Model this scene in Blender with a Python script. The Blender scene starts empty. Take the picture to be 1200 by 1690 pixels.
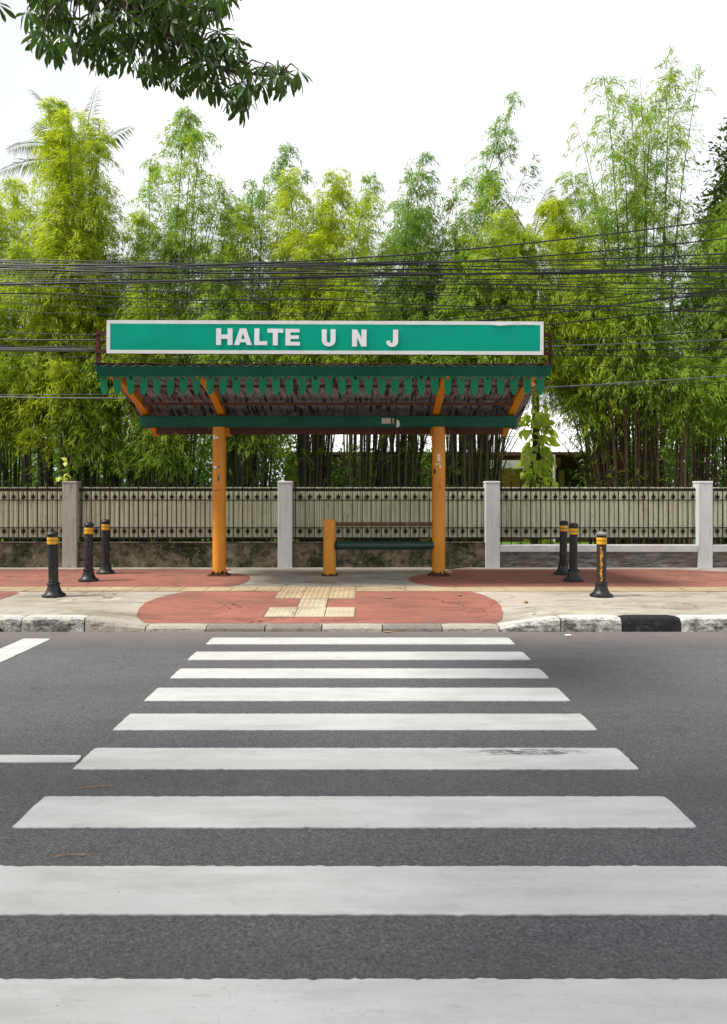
import bpy, math, random
import numpy as np
from mathutils import Vector, Matrix, Euler

R = math.radians
random.seed(7)
rng = np.random.default_rng(11)
scene = bpy.context.scene
col = scene.collection

# ------------------------------------------------------------------ camera, sky, sun, exposure
CAMH, FPX, CX, HY = 1.55, 1200.0, 603.0, 814.0      # eye height, focal length and horizon in photo pixels
cam_d = bpy.data.cameras.new('camera')
cam_d.sensor_fit = 'VERTICAL'; cam_d.sensor_height = 36.0
cam_d.lens = FPX / 1690.0 * 36.0
cam_d.shift_y = -(845 - HY) / 1690.0
cam_d.shift_x = -(CX - 600) / 1690.0
cam_d.clip_start = 0.05; cam_d.clip_end = 3000
cam = bpy.data.objects.new('camera', cam_d); col.objects.link(cam)
cam.location = (0, 0, CAMH); cam.rotation_euler = (R(90), 0, 0)
scene.camera = cam

SUN_EL, SUN_AZ = R(56), R(258)          # sun behind thin cloud, high on the left
world = bpy.data.worlds.new('World'); scene.world = world; world.use_nodes = True
wt = world.node_tree; wn = wt.nodes; wl = wt.links
for n in list(wn): wn.remove(n)
w_out = wn.new('ShaderNodeOutputWorld'); w_bg = wn.new('ShaderNodeBackground')
w_sky = wn.new('ShaderNodeTexSky'); w_sky.sky_type = 'NISHITA'; w_sky.sun_disc = False
w_sky.sun_elevation = SUN_EL; w_sky.sun_rotation = SUN_AZ; w_sky.dust_density = 3.0
w_tc = wn.new('ShaderNodeTexCoord'); w_no = wn.new('ShaderNodeTexNoise')
w_no.inputs['Scale'].default_value = 1.6; w_no.inputs['Detail'].default_value = 6
w_rmp = wn.new('ShaderNodeMapRange')
w_rmp.inputs['From Min'].default_value = 0.40; w_rmp.inputs['From Max'].default_value = 0.62
w_rmp.inputs['To Min'].default_value = 0.45; w_rmp.inputs['To Max'].default_value = 1.0
w_mix = wn.new('ShaderNodeMix'); w_mix.data_type = 'RGBA'
w_mix.inputs[7].default_value = (8.6, 8.8, 9.0, 1)          # bright white cloud
wl.new(w_tc.outputs['Generated'], w_no.inputs['Vector'])
wl.new(w_no.outputs['Fac'], w_rmp.inputs['Value'])
wl.new(w_rmp.outputs['Result'], w_mix.inputs[0])
wl.new(w_sky.outputs['Color'], w_mix.inputs[6])
wl.new(w_mix.outputs[2], w_bg.inputs['Color'])
w_bg.inputs['Strength'].default_value = 0.1
wl.new(w_bg.outputs['Background'], w_out.inputs['Surface'])

sun_d = bpy.data.lights.new('sun', 'SUN'); sun_d.energy = 4.0; sun_d.angle = R(12)
sun_d.color = (1.0, 0.955, 0.88)
sun = bpy.data.objects.new('sun', sun_d); col.objects.link(sun)
# sun_rotation is measured clockwise from +Y: the sun stands at (sin az, cos az)
sdir = Vector((math.sin(SUN_AZ) * math.cos(SUN_EL), math.cos(SUN_AZ) * math.cos(SUN_EL), math.sin(SUN_EL)))
sun.rotation_euler = (-sdir).to_track_quat('-Z', 'Y').to_euler()
sun.location = (0, 0, 30)

vs = scene.view_settings
vs.view_transform = 'Standard'; vs.look = 'None'; vs.gamma = 1.0; vs.exposure = 0.48
vs.use_curve_mapping = False
scene.cycles.max_bounces = 8
scene.cycles.transparent_max_bounces = 8


def at(px, py, d):
    """photo pixel at depth d -> world point"""
    return Vector(((px - CX) * d / FPX, d, CAMH + (HY - py) * d / FPX))


def X(px, d): return (px - CX) * d / FPX
def Z(py, d): return CAMH + (HY - py) * d / FPX


# ------------------------------------------------------------------ helpers: meshes and objects
class MB:
    def __init__(s): s.v = []; s.f = []; s.sm = []
    def add(s, vs, fs, smooth=False):
        o = len(s.v); s.v += [tuple(q) for q in vs]
        for f in fs: s.f.append(tuple(i + o for i in f)); s.sm.append(smooth)
        return s
    def box(s, x0, x1, y0, y1, z0, z1, bev=0.0):
        if bev <= 0:
            vs = [(x, y, z) for z in (z0, z1) for y in (y0, y1) for x in (x0, x1)]
            return s.add(vs, [(0, 2, 3, 1), (4, 5, 7, 6), (0, 1, 5, 4), (2, 6, 7, 3), (0, 4, 6, 2), (1, 3, 7, 5)])
        b = bev
        def ring(z, i):
            return [(x0 + i, y0, z), (x1 - i, y0, z), (x1, y0 + i, z), (x1, y1 - i, z), (x1 - i, y1, z), (x0 + i, y1, z), (x0, y1 - i, z), (x0, y0 + i, z)]
        def ring2(z):
            return [(x0 + b, y0 + b * .6, z), (x1 - b, y0 + b * .6, z), (x1 - b * .6, y0 + b, z), (x1 - b * .6, y1 - b, z),
                    (x1 - b, y1 - b * .6, z), (x0 + b, y1 - b * .6, z), (x0 + b * .6, y1 - b, z), (x0 + b * .6, y0 + b, z)]
        vs = ring2(z0) + ring(z0 + b, b) + ring(z1 - b, b) + ring2(z1)
        fs = [tuple(range(7, -1, -1)), tuple(range(24, 32))]
        for r in range(3):
            for i in range(8):
                j = (i + 1) % 8; fs.append((r * 8 + i, r * 8 + j, r * 8 + 8 + j, r * 8 + 8 + i))
        return s.add(vs, fs)
    def tube(s, pts, rad, n=6, cap=True, smooth=True):
        pts = [Vector(p) for p in pts]
        rads = rad if hasattr(rad, '__len__') else [rad] * len(pts)
        vs = []; fs = []
        up = Vector((0, 0, 1)); prev = None
        for i, p in enumerate(pts):
            t = (pts[min(i + 1, len(pts) - 1)] - pts[max(i - 1, 0)])
            if t.length < 1e-9: t = Vector((0, 0, 1))
            t.normalize()
            if prev is None:
                a = t.cross(up)
                if a.length < 1e-3: a = t.cross(Vector((1, 0, 0)))
            else:
                a = prev - t * prev.dot(t)
                if a.length < 1e-4: a = t.cross(up)
            a.normalize(); prev = a; b = t.cross(a)
            for k in range(n):
                an = 2 * math.pi * k / n
                vs.append(p + (a * math.cos(an) + b * math.sin(an)) * rads[i])
        for i in range(len(pts) - 1):
            for k in range(n):
                l = (k + 1) % n
                fs.append((i * n + k, i * n + l, (i + 1) * n + l, (i + 1) * n + k))
        s.add(vs, fs, smooth)
        if cap:
            o = len(s.v) - len(vs)
            s.f.append(tuple(o + k for k in range(n - 1, -1, -1))); s.sm.append(False)
            s.f.append(tuple(o + (len(pts) - 1) * n + k for k in range(n))); s.sm.append(False)
        return s
    def lathe(s, prof, c=(0, 0, 0), n=24, smooth=True):
        vs = []; fs = []
        for r, z in prof:
            for k in range(n):
                a = 2 * math.pi * k / n
                vs.append((c[0] + r * math.cos(a), c[1] + r * math.sin(a), c[2] + z))
        for i in range(len(prof) - 1):
            for k in range(n):
                l = (k + 1) % n; fs.append((i * n + k, i * n + l, (i + 1) * n + l, (i + 1) * n + k))
        s.add(vs, fs, smooth)
        o = len(s.v) - len(vs)
        s.f.append(tuple(o + k for k in range(n - 1, -1, -1))); s.sm.append(False)
        s.f.append(tuple(o + (len(prof) - 1) * n + k for k in range(n))); s.sm.append(False)
        return s
    def prism(s, loop, axis, a0, a1):
        """loop of 2D points extruded along an axis: 'x' -> (y,z), 'y' -> (x,z), 'z' -> (x,y)"""
        def P(u, v, w):
            return (w, u, v) if axis == 'x' else (u, w, v) if axis == 'y' else (u, v, w)
        n = len(loop)
        vs = [P(u, v, a0) for u, v in loop] + [P(u, v, a1) for u, v in loop]
        fs = [tuple(range(n - 1, -1, -1)), tuple(range(n, 2 * n))]
        for i in range(n):
            j = (i + 1) % n; fs.append((i, j, n + j, n + i))
        return s.add(vs, fs)
    def mesh(s, name, sharp=40):
        me = bpy.data.meshes.new(name)
        me.from_pydata(s.v, [], s.f)
        me.polygons.foreach_set('use_smooth', s.sm)
        me.update()
        if any(s.sm): me.set_sharp_from_angle(angle=R(sharp))
        return me
    def build(s, name, mat, root=None):
        return link(name, s.mesh(name), mat, root)


def link(name, me, mat=None, root=None):
    o = bpy.data.objects.new(name, me); col.objects.link(o)
    if mat is not None and not me.materials: me.materials.append(mat)
    if root is not None:
        o.parent = root
        w = Vector((0, 0, 0)); p = root
        while p is not None: w += p.location; p = p.parent
        o.location = -w                                # meshes of a thing are built at world coordinates
    return o


def local(name, me, mat, root, loc=(0, 0, 0), rot=(0, 0, 0), scale=(1, 1, 1)):
    """child whose own transform is given relative to the root"""
    o = bpy.data.objects.new(name, me); col.objects.link(o)
    if mat is not None and not me.materials: me.materials.append(mat)
    o.parent = root; o.location = loc; o.rotation_euler = rot; o.scale = scale
    return o


def tag(o, label=None, cat=None, group=None, kind=None):
    if label: o['label'] = label
    if cat: o['category'] = cat
    if group: o['group'] = group
    if kind: o['kind'] = kind
    return o


def empty(name, loc, label=None, cat=None, group=None, kind=None):
    o = bpy.data.objects.new(name, None); col.objects.link(o)
    o.location = loc; o.empty_display_size = 0.2
    return tag(o, label, cat, group, kind)


def fill2d(name, loops, thick=0.0):
    """flat outlines (holes allowed) in x,z facing -y, centred on y=0"""
    cu = bpy.data.curves.new(name, 'CURVE'); cu.dimensions = '2D'; cu.fill_mode = 'BOTH'; cu.extrude = thick / 2
    for lp in loops:
        sp = cu.splines.new('POLY'); sp.points.add(len(lp) - 1); sp.use_cyclic_u = True
        for i, (x, y) in enumerate(lp): sp.points[i].co = (x, y, 0, 1)
    ob = bpy.data.objects.new(name, cu)
    me = bpy.data.meshes.new_from_object(ob)
    bpy.data.objects.remove(ob); bpy.data.curves.remove(cu)
    me.transform(Matrix(((1, 0, 0, 0), (0, 0, -1, 0), (0, 1, 0, 0), (0, 0, 0, 1))))
    me.name = name
    for p in me.polygons: p.use_smooth = False
    return me


# ------------------------------------------------------------------ helpers: materials
class NT:
    def __init__(s, name):
        s.m = bpy.data.materials.new(name); s.m.use_nodes = True
        s.t = s.m.node_tree; s.n = s.t.nodes; s.l = s.t.links
        s.p = s.n['Principled BSDF']; s.out = s.n['Material Output']
        s.vec = None
    def coords(s, kind='Object', rand=True):
        tc = s.n.new('ShaderNodeTexCoord'); v = tc.outputs[kind]
        if rand:
            oi = s.n.new('ShaderNodeObjectInfo'); mu = s.n.new('ShaderNodeMath'); mu.operation = 'MULTIPLY'
            mu.inputs[1].default_value = 57.0; s.l.new(oi.outputs['Random'], mu.inputs[0])
            ad = s.n.new('ShaderNodeVectorMath'); ad.operation = 'ADD'
            s.l.new(v, ad.inputs[0]); s.l.new(mu.outputs[0], ad.inputs[1]); v = ad.outputs[0]
        s.vec = v; return v
    def scaled(s, sc):
        mp = s.n.new('ShaderNodeMapping'); mp.inputs['Scale'].default_value = sc
        s.l.new(s.vec, mp.inputs['Vector']); return mp.outputs[0]
    def noise(s, scale, detail=5, rough=.6, vec=None):
        n = s.n.new('ShaderNodeTexNoise'); n.inputs['Scale'].default_value = scale
        n.inputs['Detail'].default_value = detail; n.inputs['Roughness'].default_value = rough
        s.l.new(vec or s.vec, n.inputs['Vector']); return n.outputs['Fac']
    def voro(s, scale, vec=None, feature='F1'):
        n = s.n.new('ShaderNodeTexVoronoi'); n.inputs['Scale'].default_value = scale; n.feature = feature
        s.l.new(vec or s.vec, n.inputs['Vector']); return n.outputs['Distance']
    def rng(s, v, a, b, c=0., d=1.):
        n = s.n.new('ShaderNodeMapRange'); n.inputs['From Min'].default_value = a; n.inputs['From Max'].default_value = b
        n.inputs['To Min'].default_value = c; n.inputs['To Max'].default_value = d; s.l.new(v, n.inputs['Value']); return n.outputs[0]
    def mix(s, fac, a, b):
        n = s.n.new('ShaderNodeMix'); n.data_type = 'RGBA'
        for i, q in ((0, fac), (6, a), (7, b)):
            if isinstance(q, (tuple, list)): n.inputs[i].default_value = (*q[:3], 1)
            elif isinstance(q, (int, float)): n.inputs[i].default_value = q
            else: s.l.new(q, n.inputs[i])
        return n.outputs[2]
    def math(s, op, a, b=0.):
        n = s.n.new('ShaderNodeMath'); n.operation = op
        for i, q in enumerate((a, b)):
            if isinstance(q, (int, float)): n.inputs[i].default_value = q
            else: s.l.new(q, n.inputs[i])
        return n.outputs[0]
    def bump(s, h, strength=.4, dist=.01):
        n = s.n.new('ShaderNodeBump'); n.inputs['Strength'].default_value = strength
        n.inputs['Distance'].default_value = dist; s.l.new(h, n.inputs['Height'])
        s.l.new(n.outputs[0], s.p.inputs['Normal']); return n
    def color(s, c):
        if isinstance(c, (tuple, list)): s.p.inputs['Base Color'].default_value = (*c[:3], 1)
        else: s.l.new(c, s.p.inputs['Base Color'])
        return s
    def rough(s, r):
        if isinstance(r, (int, float)): s.p.inputs['Roughness'].default_value = r
        else: s.l.new(r, s.p.inputs['Roughness'])
        return s
    def spec(s, v): s.p.inputs['Specular IOR Level'].default_value = v; return s


def lin(r, g, b):
    f = lambda c: ((c / 255 + .055) / 1.055) ** 2.4 if c > 10 else c / 255 / 12.92
    return (f(r), f(g), f(b))


def simple(name, c1, c2=None, rough=.6, spec=.3, scale=3., lo=.35, hi=.65, bump=0., bscale=40., metal=0., c3=None, s3=18., t3=(.62, .7), rand=True, streak=None):
    """two tones in soft patches, an optional third in small worn spots"""
    t = NT(name); t.coords(rand=rand)
    c = t.mix(t.rng(t.noise(scale), lo, hi), c1, c2 or tuple(q * .7 for q in c1))
    if c3: c = t.mix(t.rng(t.noise(s3, 6, .7), *t3), c, c3)
    if streak: c = t.mix(t.rng(t.noise(7, 7, .72, t.scaled((2.2, 2.2, .28))), .52, .70, 0, .75), c, streak)
    t.color(c); t.rough(rough); t.spec(spec); t.p.inputs['Metallic'].default_value = metal
    if bump: t.bump(t.noise(bscale, 4), bump)
    return t.m


def leafmat(name, dark, light, transl=.45, warm=(1.12, 1.18, .55), rough=.5):
    t = NT(name)
    at_ = t.n.new('ShaderNodeAttribute'); at_.attribute_name = 'tone'
    c = t.mix(at_.outputs['Fac'], dark, light); t.color(c); t.rough(rough); t.spec(.3)
    tr = t.n.new('ShaderNodeBsdfTranslucent')
    mu = t.n.new('ShaderNodeMix'); mu.data_type = 'RGBA'; mu.blend_type = 'MULTIPLY'; mu.inputs[0].default_value = 1
    t.l.new(c, mu.inputs[6]); mu.inputs[7].default_value = (*warm, 1)
    t.l.new(mu.outputs[2], tr.inputs['Color'])
    ms = t.n.new('ShaderNodeMixShader'); ms.inputs[0].default_value = transl
    t.l.new(t.p.outputs[0], ms.inputs[1]); t.l.new(tr.outputs[0], ms.inputs[2]); t.l.new(ms.outputs[0], t.out.inputs['Surface'])
    return t.m


MAT = {}

def m_asphalt():
    t = NT('asphalt'); t.coords(rand=False)
    big = t.rng(t.noise(.35, 5), .35, .65)
    mid = t.rng(t.noise(2.2, 6, .65, t.scaled((.5, 2.2, 1))), .35, .68)
    c = t.mix(big, (.105, .100, .110), (.130, .124, .133))
    c = t.mix(t.math('MULTIPLY', mid, .45), c, (.160, .154, .156))
    # aggregate: dark binder pits and paler chippings
    grit = t.noise(58, 7, .82); c = t.mix(t.rng(grit, .47, .60, 0, .85), c, (.036, .034, .037))
    chips = t.voro(120); c = t.mix(t.math('MULTIPLY', t.rng(chips, .12, .30, .8, 0), t.rng(t.noise(33, 5), .48, .6)), c, (.23, .23, .235))
    fine = t.noise(150, 5, .75); c = t.mix(t.rng(fine, .57, .68, 0, .75), c, (.28, .28, .28))
    vc = t.n.new('ShaderNodeTexVoronoi'); vc.inputs['Scale'].default_value = 105; t.l.new(t.vec, vc.inputs['Vector'])
    sp_ = t.n.new('ShaderNodeSeparateColor'); t.l.new(vc.outputs['Color'], sp_.inputs[0])
    c = t.mix(t.rng(sp_.outputs[0], .74, 1., 0, .5), c, (.25, .245, .255))          # single pale stones
    c = t.mix(t.rng(sp_.outputs[1], .70, 1., 0, .6), c, (.024, .022, .026))        # single dark ones
    blot = t.noise(7, 8, .7, t.scaled((.7, 1.2, 1))); c = t.mix(t.rng(blot, .55, .72, 0, .45), c, (.045, .044, .046))
    # wheel tracks polished a little darker, oil drips
    sw_ = t.n.new('ShaderNodeSeparateXYZ'); t.l.new(t.vec, sw_.inputs[0])
    wv = t.math('SINE', t.math('ADD', t.math('MULTIPLY', sw_.outputs['Y'], 3.6), t.rng(t.noise(.8, 3), 0, 1, -1.2, 1.2)))
    c = t.mix(t.rng(wv, .2, 1., 0, .30), c, (.070, .068, .072))
    c = t.mix(t.math('MULTIPLY', t.rng(t.voro(1.3), .05, .11, .55, 0), t.rng(t.noise(9, 5), .4, .6)), c, (.025, .025, .027))
    # pale dust lying along the kerb
    sx = t.n.new('ShaderNodeSeparateXYZ'); t.l.new(t.vec, sx.inputs[0])
    edge = t.math('ADD', sx.outputs['Y'], t.rng(t.noise(1.7, 5), 0, 1, -.35, .35))
    c = t.mix(t.rng(edge, 7.3, 8.2, 0, .62), c, (.215, .185, .155))
    t.color(c); t.rough(t.rng(t.noise(5), .3, .7, .58, .78)); t.spec(.5)
    h = t.math('ADD', t.math('MULTIPLY', t.noise(58, 7, .82), 1.5), t.noise(150, 5, .75))
    t.bump(h, .8, .012)
    return t.m

def m_paint(name, wear=.0, patch=None):
    t = NT(name); t.coords(rand=False)
    c = t.mix(t.rng(t.noise(3, 6, .65, t.scaled((.6, 3, 1))), .35, .7), (.51, .51, .50), (.43, .43, .417))
    c = t.mix(t.rng(t.noise(14, 6, .75, t.scaled((.35, 2.5, 1))), .60, .75, 0, .7), c, (.25, .243, .23))      # tyre scuffs
    c = t.mix(t.rng(t.noise(55, 3, .6), .70, .76, 0, .8), c, (.16, .155, .15))                     # small pits
    cr_ = t.n.new('ShaderNodeTexVoronoi'); cr_.feature = 'DISTANCE_TO_EDGE'; cr_.inputs['Scale'].default_value = 5.5
    dv = t.n.new('ShaderNodeVectorMath'); dv.operation = 'ADD'; nz_ = t.n.new('ShaderNodeTexNoise'); nz_.inputs['Scale'].default_value = 6; nz_.inputs['Detail'].default_value = 6
    t.l.new(t.vec, nz_.inputs['Vector']); t.l.new(t.vec, dv.inputs[0]); sc_ = t.n.new('ShaderNodeVectorMath'); sc_.operation = 'SCALE'; sc_.inputs['Scale'].default_value = .35
    t.l.new(nz_.outputs['Color'], sc_.inputs[0]); t.l.new(sc_.outputs[0], dv.inputs[1]); t.l.new(dv.outputs[0], cr_.inputs['Vector'])
    c = t.mix(t.math('MULTIPLY', t.rng(cr_.outputs['Distance'], .004, .012, .32, 0), t.rng(t.noise(1.8, 4), .48, .58)), c, (.22, .215, .205))
    c = t.mix(t.rng(t.noise(2.6, 8, .75, t.scaled((.5, 1.8, 1))), .48, .66, 0, .55), c, (.33, .325, .31))
    if wear:
        c = t.mix(t.rng(t.noise(23, 8, .75, t.scaled((.6, 1.6, 1))), .665 - wear, .69 - wear), c, (.09, .087, .085))
    if patch:
        px, py, rx, ry = patch
        mp = t.n.new('ShaderNodeMapping'); mp.inputs['Location'].default_value = (-px / rx, -py / ry, 0)
        mp.inputs['Scale'].default_value = (1 / rx, 1 / ry, 0); t.l.new(t.vec, mp.inputs['Vector'])
        ln = t.n.new('ShaderNodeVectorMath'); ln.operation = 'LENGTH'; t.l.new(mp.outputs[0], ln.inputs[0])
        f = t.math('MULTIPLY', t.rng(ln.outputs['Value'], .5, 1.0, 1, 0), t.rng(t.noise(17, 8, .8, t.scaled((.6, 2.2, 1))), .47, .50))
        c = t.mix(f, c, (.085, .082, .08))
    t.color(c); t.rough(.62); t.spec(.4)
    t.bump(t.math('ADD', t.noise(120, 3), t.noise(16, 3)), .25, .004)
    return t.m

def m_concrete(name, a, b, dark, bump=.3, st=.85):
    t = NT(name); t.coords(rand=False)
    c = t.mix(t.rng(t.noise(.9, 6, .6), .32, .66), a, b)
    c = t.mix(t.rng(t.noise(.75, 9, .72, t.scaled((.6, 1.3, 1))), .50, .66, 0, st), c, dark)
    c = t.mix(t.rng(t.noise(.33, 5, .6), .47, .60, 0, .35), c, dark)
    c = t.mix(t.rng(t.noise(3.1, 9, .75, t.scaled((.45, 1.6, 1))), .50, .62, 0, st * .8), c, tuple(q * .8 for q in dark))
    c = t.mix(t.rng(t.noise(2.2, 9, .7), .56, .68, 0, .5), c, tuple(min(.8, q * 1.3) for q in a))
    c = t.mix(t.rng(t.noise(34, 6, .75), .55, .70, 0, .5), c, tuple(q * .5 for q in a))
    cr_ = t.n.new('ShaderNodeTexVoronoi'); cr_.feature = 'DISTANCE_TO_EDGE'; cr_.inputs['Scale'].default_value = .8
    nz_ = t.n.new('ShaderNodeTexNoise'); nz_.inputs['Scale'].default_value = 2.5; nz_.inputs['Detail'].default_value = 8; t.l.new(t.vec, nz_.inputs['Vector'])
    sc_ = t.n.new('ShaderNodeVectorMath'); sc_.operation = 'SCALE'; sc_.inputs['Scale'].default_value = .6; t.l.new(nz_.outputs['Color'], sc_.inputs[0])
    dv = t.n.new('ShaderNodeVectorMath'); dv.operation = 'ADD'; t.l.new(t.vec, dv.inputs[0]); t.l.new(sc_.outputs[0], dv.inputs[1]); t.l.new(dv.outputs[0], cr_.inputs['Vector'])
    c = t.mix(t.math('MULTIPLY', t.rng(cr_.outputs['Distance'], .003, .010, .9, 0), t.rng(t.noise(.6, 4), .50, .56)), c, tuple(q * .2 for q in a))
    t.color(c); t.rough(.85); t.spec(.25); t.bump(t.noise(70, 5), bump, .006)
    return t.m

def m_kerbpaint(name, paint, amount):
    t = NT(name); t.coords()
    stone = t.mix(t.rng(t.noise(12, 6), .35, .65), (.20, .185, .16), (.06, .055, .05))
    geo = t.n.new('ShaderNodeNewGeometry'); sx = t.n.new('ShaderNodeSeparateXYZ'); t.l.new(geo.outputs['Normal'], sx.inputs[0])
    up = t.math('MULTIPLY', sx.outputs['Z'], .14)                     # paint survives best on the flat top
    w = t.math('ADD', t.math('ADD', t.math('MULTIPLY', t.noise(16, 9, .8, t.scaled((.6, 1, 1.3))), .75), t.math('MULTIPLY', t.noise(4, 4), .25)), up)
    c = t.mix(t.rng(w, amount - .03, amount + .09), stone, paint)
    c = t.mix(t.rng(t.noise(38, 7, .75, t.scaled((1, 1, .5))), .55, .70, 0, .75), c, (.06, .055, .05))
    t.color(c); t.rough(.9); t.spec(.2); t.bump(t.noise(28, 8, .75), .9, .02)
    return t.m

def m_wallold(name, a, b, moss, mossamt):
    t = NT(name); t.coords()
    c = t.mix(t.rng(t.noise(5, 9, .75), .38, .60), a, b)
    c = t.mix(t.rng(t.noise(1.5, 8, .72), .47, .58, 0, mossamt), c, moss)
    c = t.mix(t.rng(t.noise(13, 9, .8), .57, .63), c, (.40, .36, .28))
    c = t.mix(t.rng(t.noise(8, 9, .8), .53, .62, 0, .9), c, (.022, .02, .016))
    c = t.mix(t.rng(t.noise(9, 8, .75, t.scaled((1.5, 1, .25))), .56, .68, 0, .8), c, (.03, .027, .02))
    t.color(c); t.rough(.95); t.spec(.1); t.bump(t.noise(14, 10, .8), 1.0, .05)
    return t.m

def m_stonewall():
    t = NT('rough_stone_render'); t.coords()
    h = t.noise(9, 9, .72, t.scaled((.45, 1, 2.2)))
    c = t.mix(t.rng(h, .36, .62), (.07, .065, .06), (.33, .315, .295))
    c = t.mix(t.rng(t.noise(2.2, 6), .45, .66, 0, .55), c, (.20, .155, .10))
    t.color(c); t.rough(.95); t.spec(.15); t.bump(h, 1.0, .06)
    return t.m

def m_orange():
    t = NT('orange_enamel'); t.coords()
    c = t.mix(t.rng(t.noise(2.2, 6), .36, .66), (.68, .275, .012), (.60, .215, .010))
    c = t.mix(t.rng(t.noise(30, 8, .75), .655, .69, 0, .9), c, (.16, .05, .018))
    c = t.mix(t.rng(t.noise(11, 8, .8), .665, .69), c, (.09, .035, .016))
    t.color(c); t.rough(.42); t.spec(.45); t.bump(t.noise(35, 5), .12, .004)
    return t.m

def m_roof():
    t = NT('stained_roof_sheet'); t.coords(rand=False)
    st = t.noise(5, 8, .72, t.scaled((3.2, .45, .45)))
    c = t.mix(t.rng(t.noise(6, 6), .35, .65), (.30, .31, .33), (.20, .19, .195))
    c = t.mix(t.rng(st, .50, .57), c, (.018, .016, .015))
    c = t.mix(t.rng(t.noise(9, 8, .7), .62, .70, 0, .5), c, (.15, .09, .065))
    t.color(c); t.rough(.7); t.spec(.3); return t.m

def m_sign():
    t = NT('green_sign_vinyl'); t.coords(rand=False)
    c = t.mix(t.rng(t.noise(1.2, 4), .35, .65), (.0, .36, .235), (.0, .325, .215))
    c = t.mix(t.rng(t.noise(7, 8, .7, t.scaled((2.5, 1, .5))), .60, .80, 0, .25), c, (.02, .22, .15))
    t.color(c); t.rough(.45); t.spec(.12); t.bump(t.noise(1.6, 3, .5), .35, .03); return t.m

def m_signwhite():
    t = NT('sign_border_vinyl'); t.coords(rand=False)
    c = t.mix(t.rng(t.noise(4, 6), .4, .7), (.78, .78, .77), (.70, .685, .66))
    c = t.mix(t.rng(t.noise(16, 8, .75, t.scaled((1.5, 1, 1))), .60, .70, 0, .7), c, (.27, .17, .10))
    t.color(c); t.rough(.5); return t.m

def m_green(name, a, b):
    return simple(name, a, b, rough=.55, spec=.18, scale=2.5, c3=(.012, .03, .022), s3=14, t3=(.60, .74), bump=.1)

MAT['asphalt'] = m_asphalt()
MAT['paint'] = m_paint('road_paint')
MAT['paint_chipped'] = m_paint('road_paint_chipped', patch=(.98, 4.34, .42, .07))
MAT['concrete'] = m_concrete('pavement_concrete', (.43, .39, .335), (.37, .33, .275), (.20, .17, .135))
MAT['red'] = m_concrete('red_pavement_paint', (.32, .125, .090), (.275, .105, .078), (.165, .082, .062))
MAT['tile_cream'] = m_concrete('cream_tile', (.44, .34, .21), (.38, .29, .175), (.26, .19, .115))
MAT['tile_pale'] = m_concrete('pale_tile', (.49, .42, .30), (.43, .36, .255), (.29, .225, .145))
MAT['grout'] = simple('tile_grout', (.10, .07, .05), (.16, .11, .08), rough=.95)
MAT['kerb_white'] = m_kerbpaint('kerb_worn_white', (.60, .58, .54), .50)
MAT['kerb_ragged'] = m_kerbpaint('kerb_ragged_white', (.55, .53, .485), .515)
MAT['kerb_grey'] = m_kerbpaint('kerb_faded_black', (.21, .20, .185), .46)
MAT['kerb_black'] = m_kerbpaint('kerb_black_paint', (.022, .021, .022), .40)
MAT['kerb_dull'] = m_kerbpaint('kerb_dusty_white', (.40, .365, .315), .44)
MAT['kerb_dull_grey'] = m_kerbpaint('kerb_dusty_grey', (.235, .21, .18), .42)
MAT['hole'] = simple('drain_dark', (.01, .01, .01), rough=1.)
MAT['ground'] = simple('bare_ground', (.16, .13, .09), (.10, .085, .06), rough=.95, scale=.6, bump=.4, bscale=8)
MAT['lawn'] = simple('lawn_turf', (.13, .23, .03), (.09, .17, .022), rough=.9, scale=1.5, bump=.6, bscale=50)
MAT['wall_moss'] = m_wallold('mossy_old_render', (.27, .23, .16), (.10, .088, .06), (.030, .042, .018), .95)
MAT['wall_stone'] = m_stonewall()
MAT['coping'] = simple('white_coping', (.60, .60, .585), (.48, .475, .45), rough=.8, scale=5, c3=(.22, .20, .17), s3=12, t3=(.60, .72))
MAT['post'] = simple('grey_painted_post', (.64, .64, .63), (.56, .56, .545), rough=.75, scale=2, c3=(.30, .29, .26), s3=9, t3=(.62, .78), bump=.15, streak=(.34, .33, .30))
MAT['post_dirty'] = simple('weathered_post', (.41, .395, .35), (.36, .345, .30), rough=.85, scale=2, c3=(.17, .155, .115), s3=5, t3=(.58, .76), bump=.15, streak=(.15, .14, .10))
MAT['iron'] = simple('dark_iron', (.012, .010, .008), (.026, .018, .012), rough=.6, spec=.2, scale=9)
MAT['sheet'] = simple('pale_fence_sheet', (.74, .77, .56), (.67, .69, .50), rough=.55, scale=2.2, c3=(.34, .34, .22), s3=6, t3=(.58, .75), streak=(.36, .345, .22))
MAT['orange'] = m_orange()
MAT['rust'] = simple('rust', (.11, .042, .02), (.055, .026, .016), rough=.9, scale=14, bump=.5)
MAT['brown'] = simple('red_brown_steel', (.125, .050, .030), (.085, .038, .026), rough=.6, scale=6, c3=(.27, .17, .13), s3=10, t3=(.58, .7))
MAT['green_beam'] = m_green('green_beam_paint', (.014, .110, .070), (.010, .082, .052))
MAT['green_fascia'] = m_green('green_fascia_paint', (.006, .115, .080), (.004, .085, .062))
MAT['green_pend'] = m_green('green_pendant_paint', (.010, .20, .092), (.008, .155, .072))
MAT['green_seat'] = simple('worn_dark_green_seat', (.014, .052, .040), (.010, .032, .026), rough=.35, spec=.5, scale=8, c3=(.15, .14, .12), s3=20, t3=(.64, .7))
MAT['roof'] = m_roof()
MAT['sign'] = m_sign(); MAT['sign_white'] = m_signwhite()
MAT['letter'] = simple('white_letter_vinyl', (.84, .84, .86), (.77, .77, .79), rough=.5, scale=7)
MAT['torn'] = simple('torn_white_vinyl', (.82, .82, .81), (.74, .73, .72), rough=.6)
MAT['paper'] = simple('paper_scrap', (.62, .58, .48), (.50, .45, .36), rough=.8, scale=20)
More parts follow.
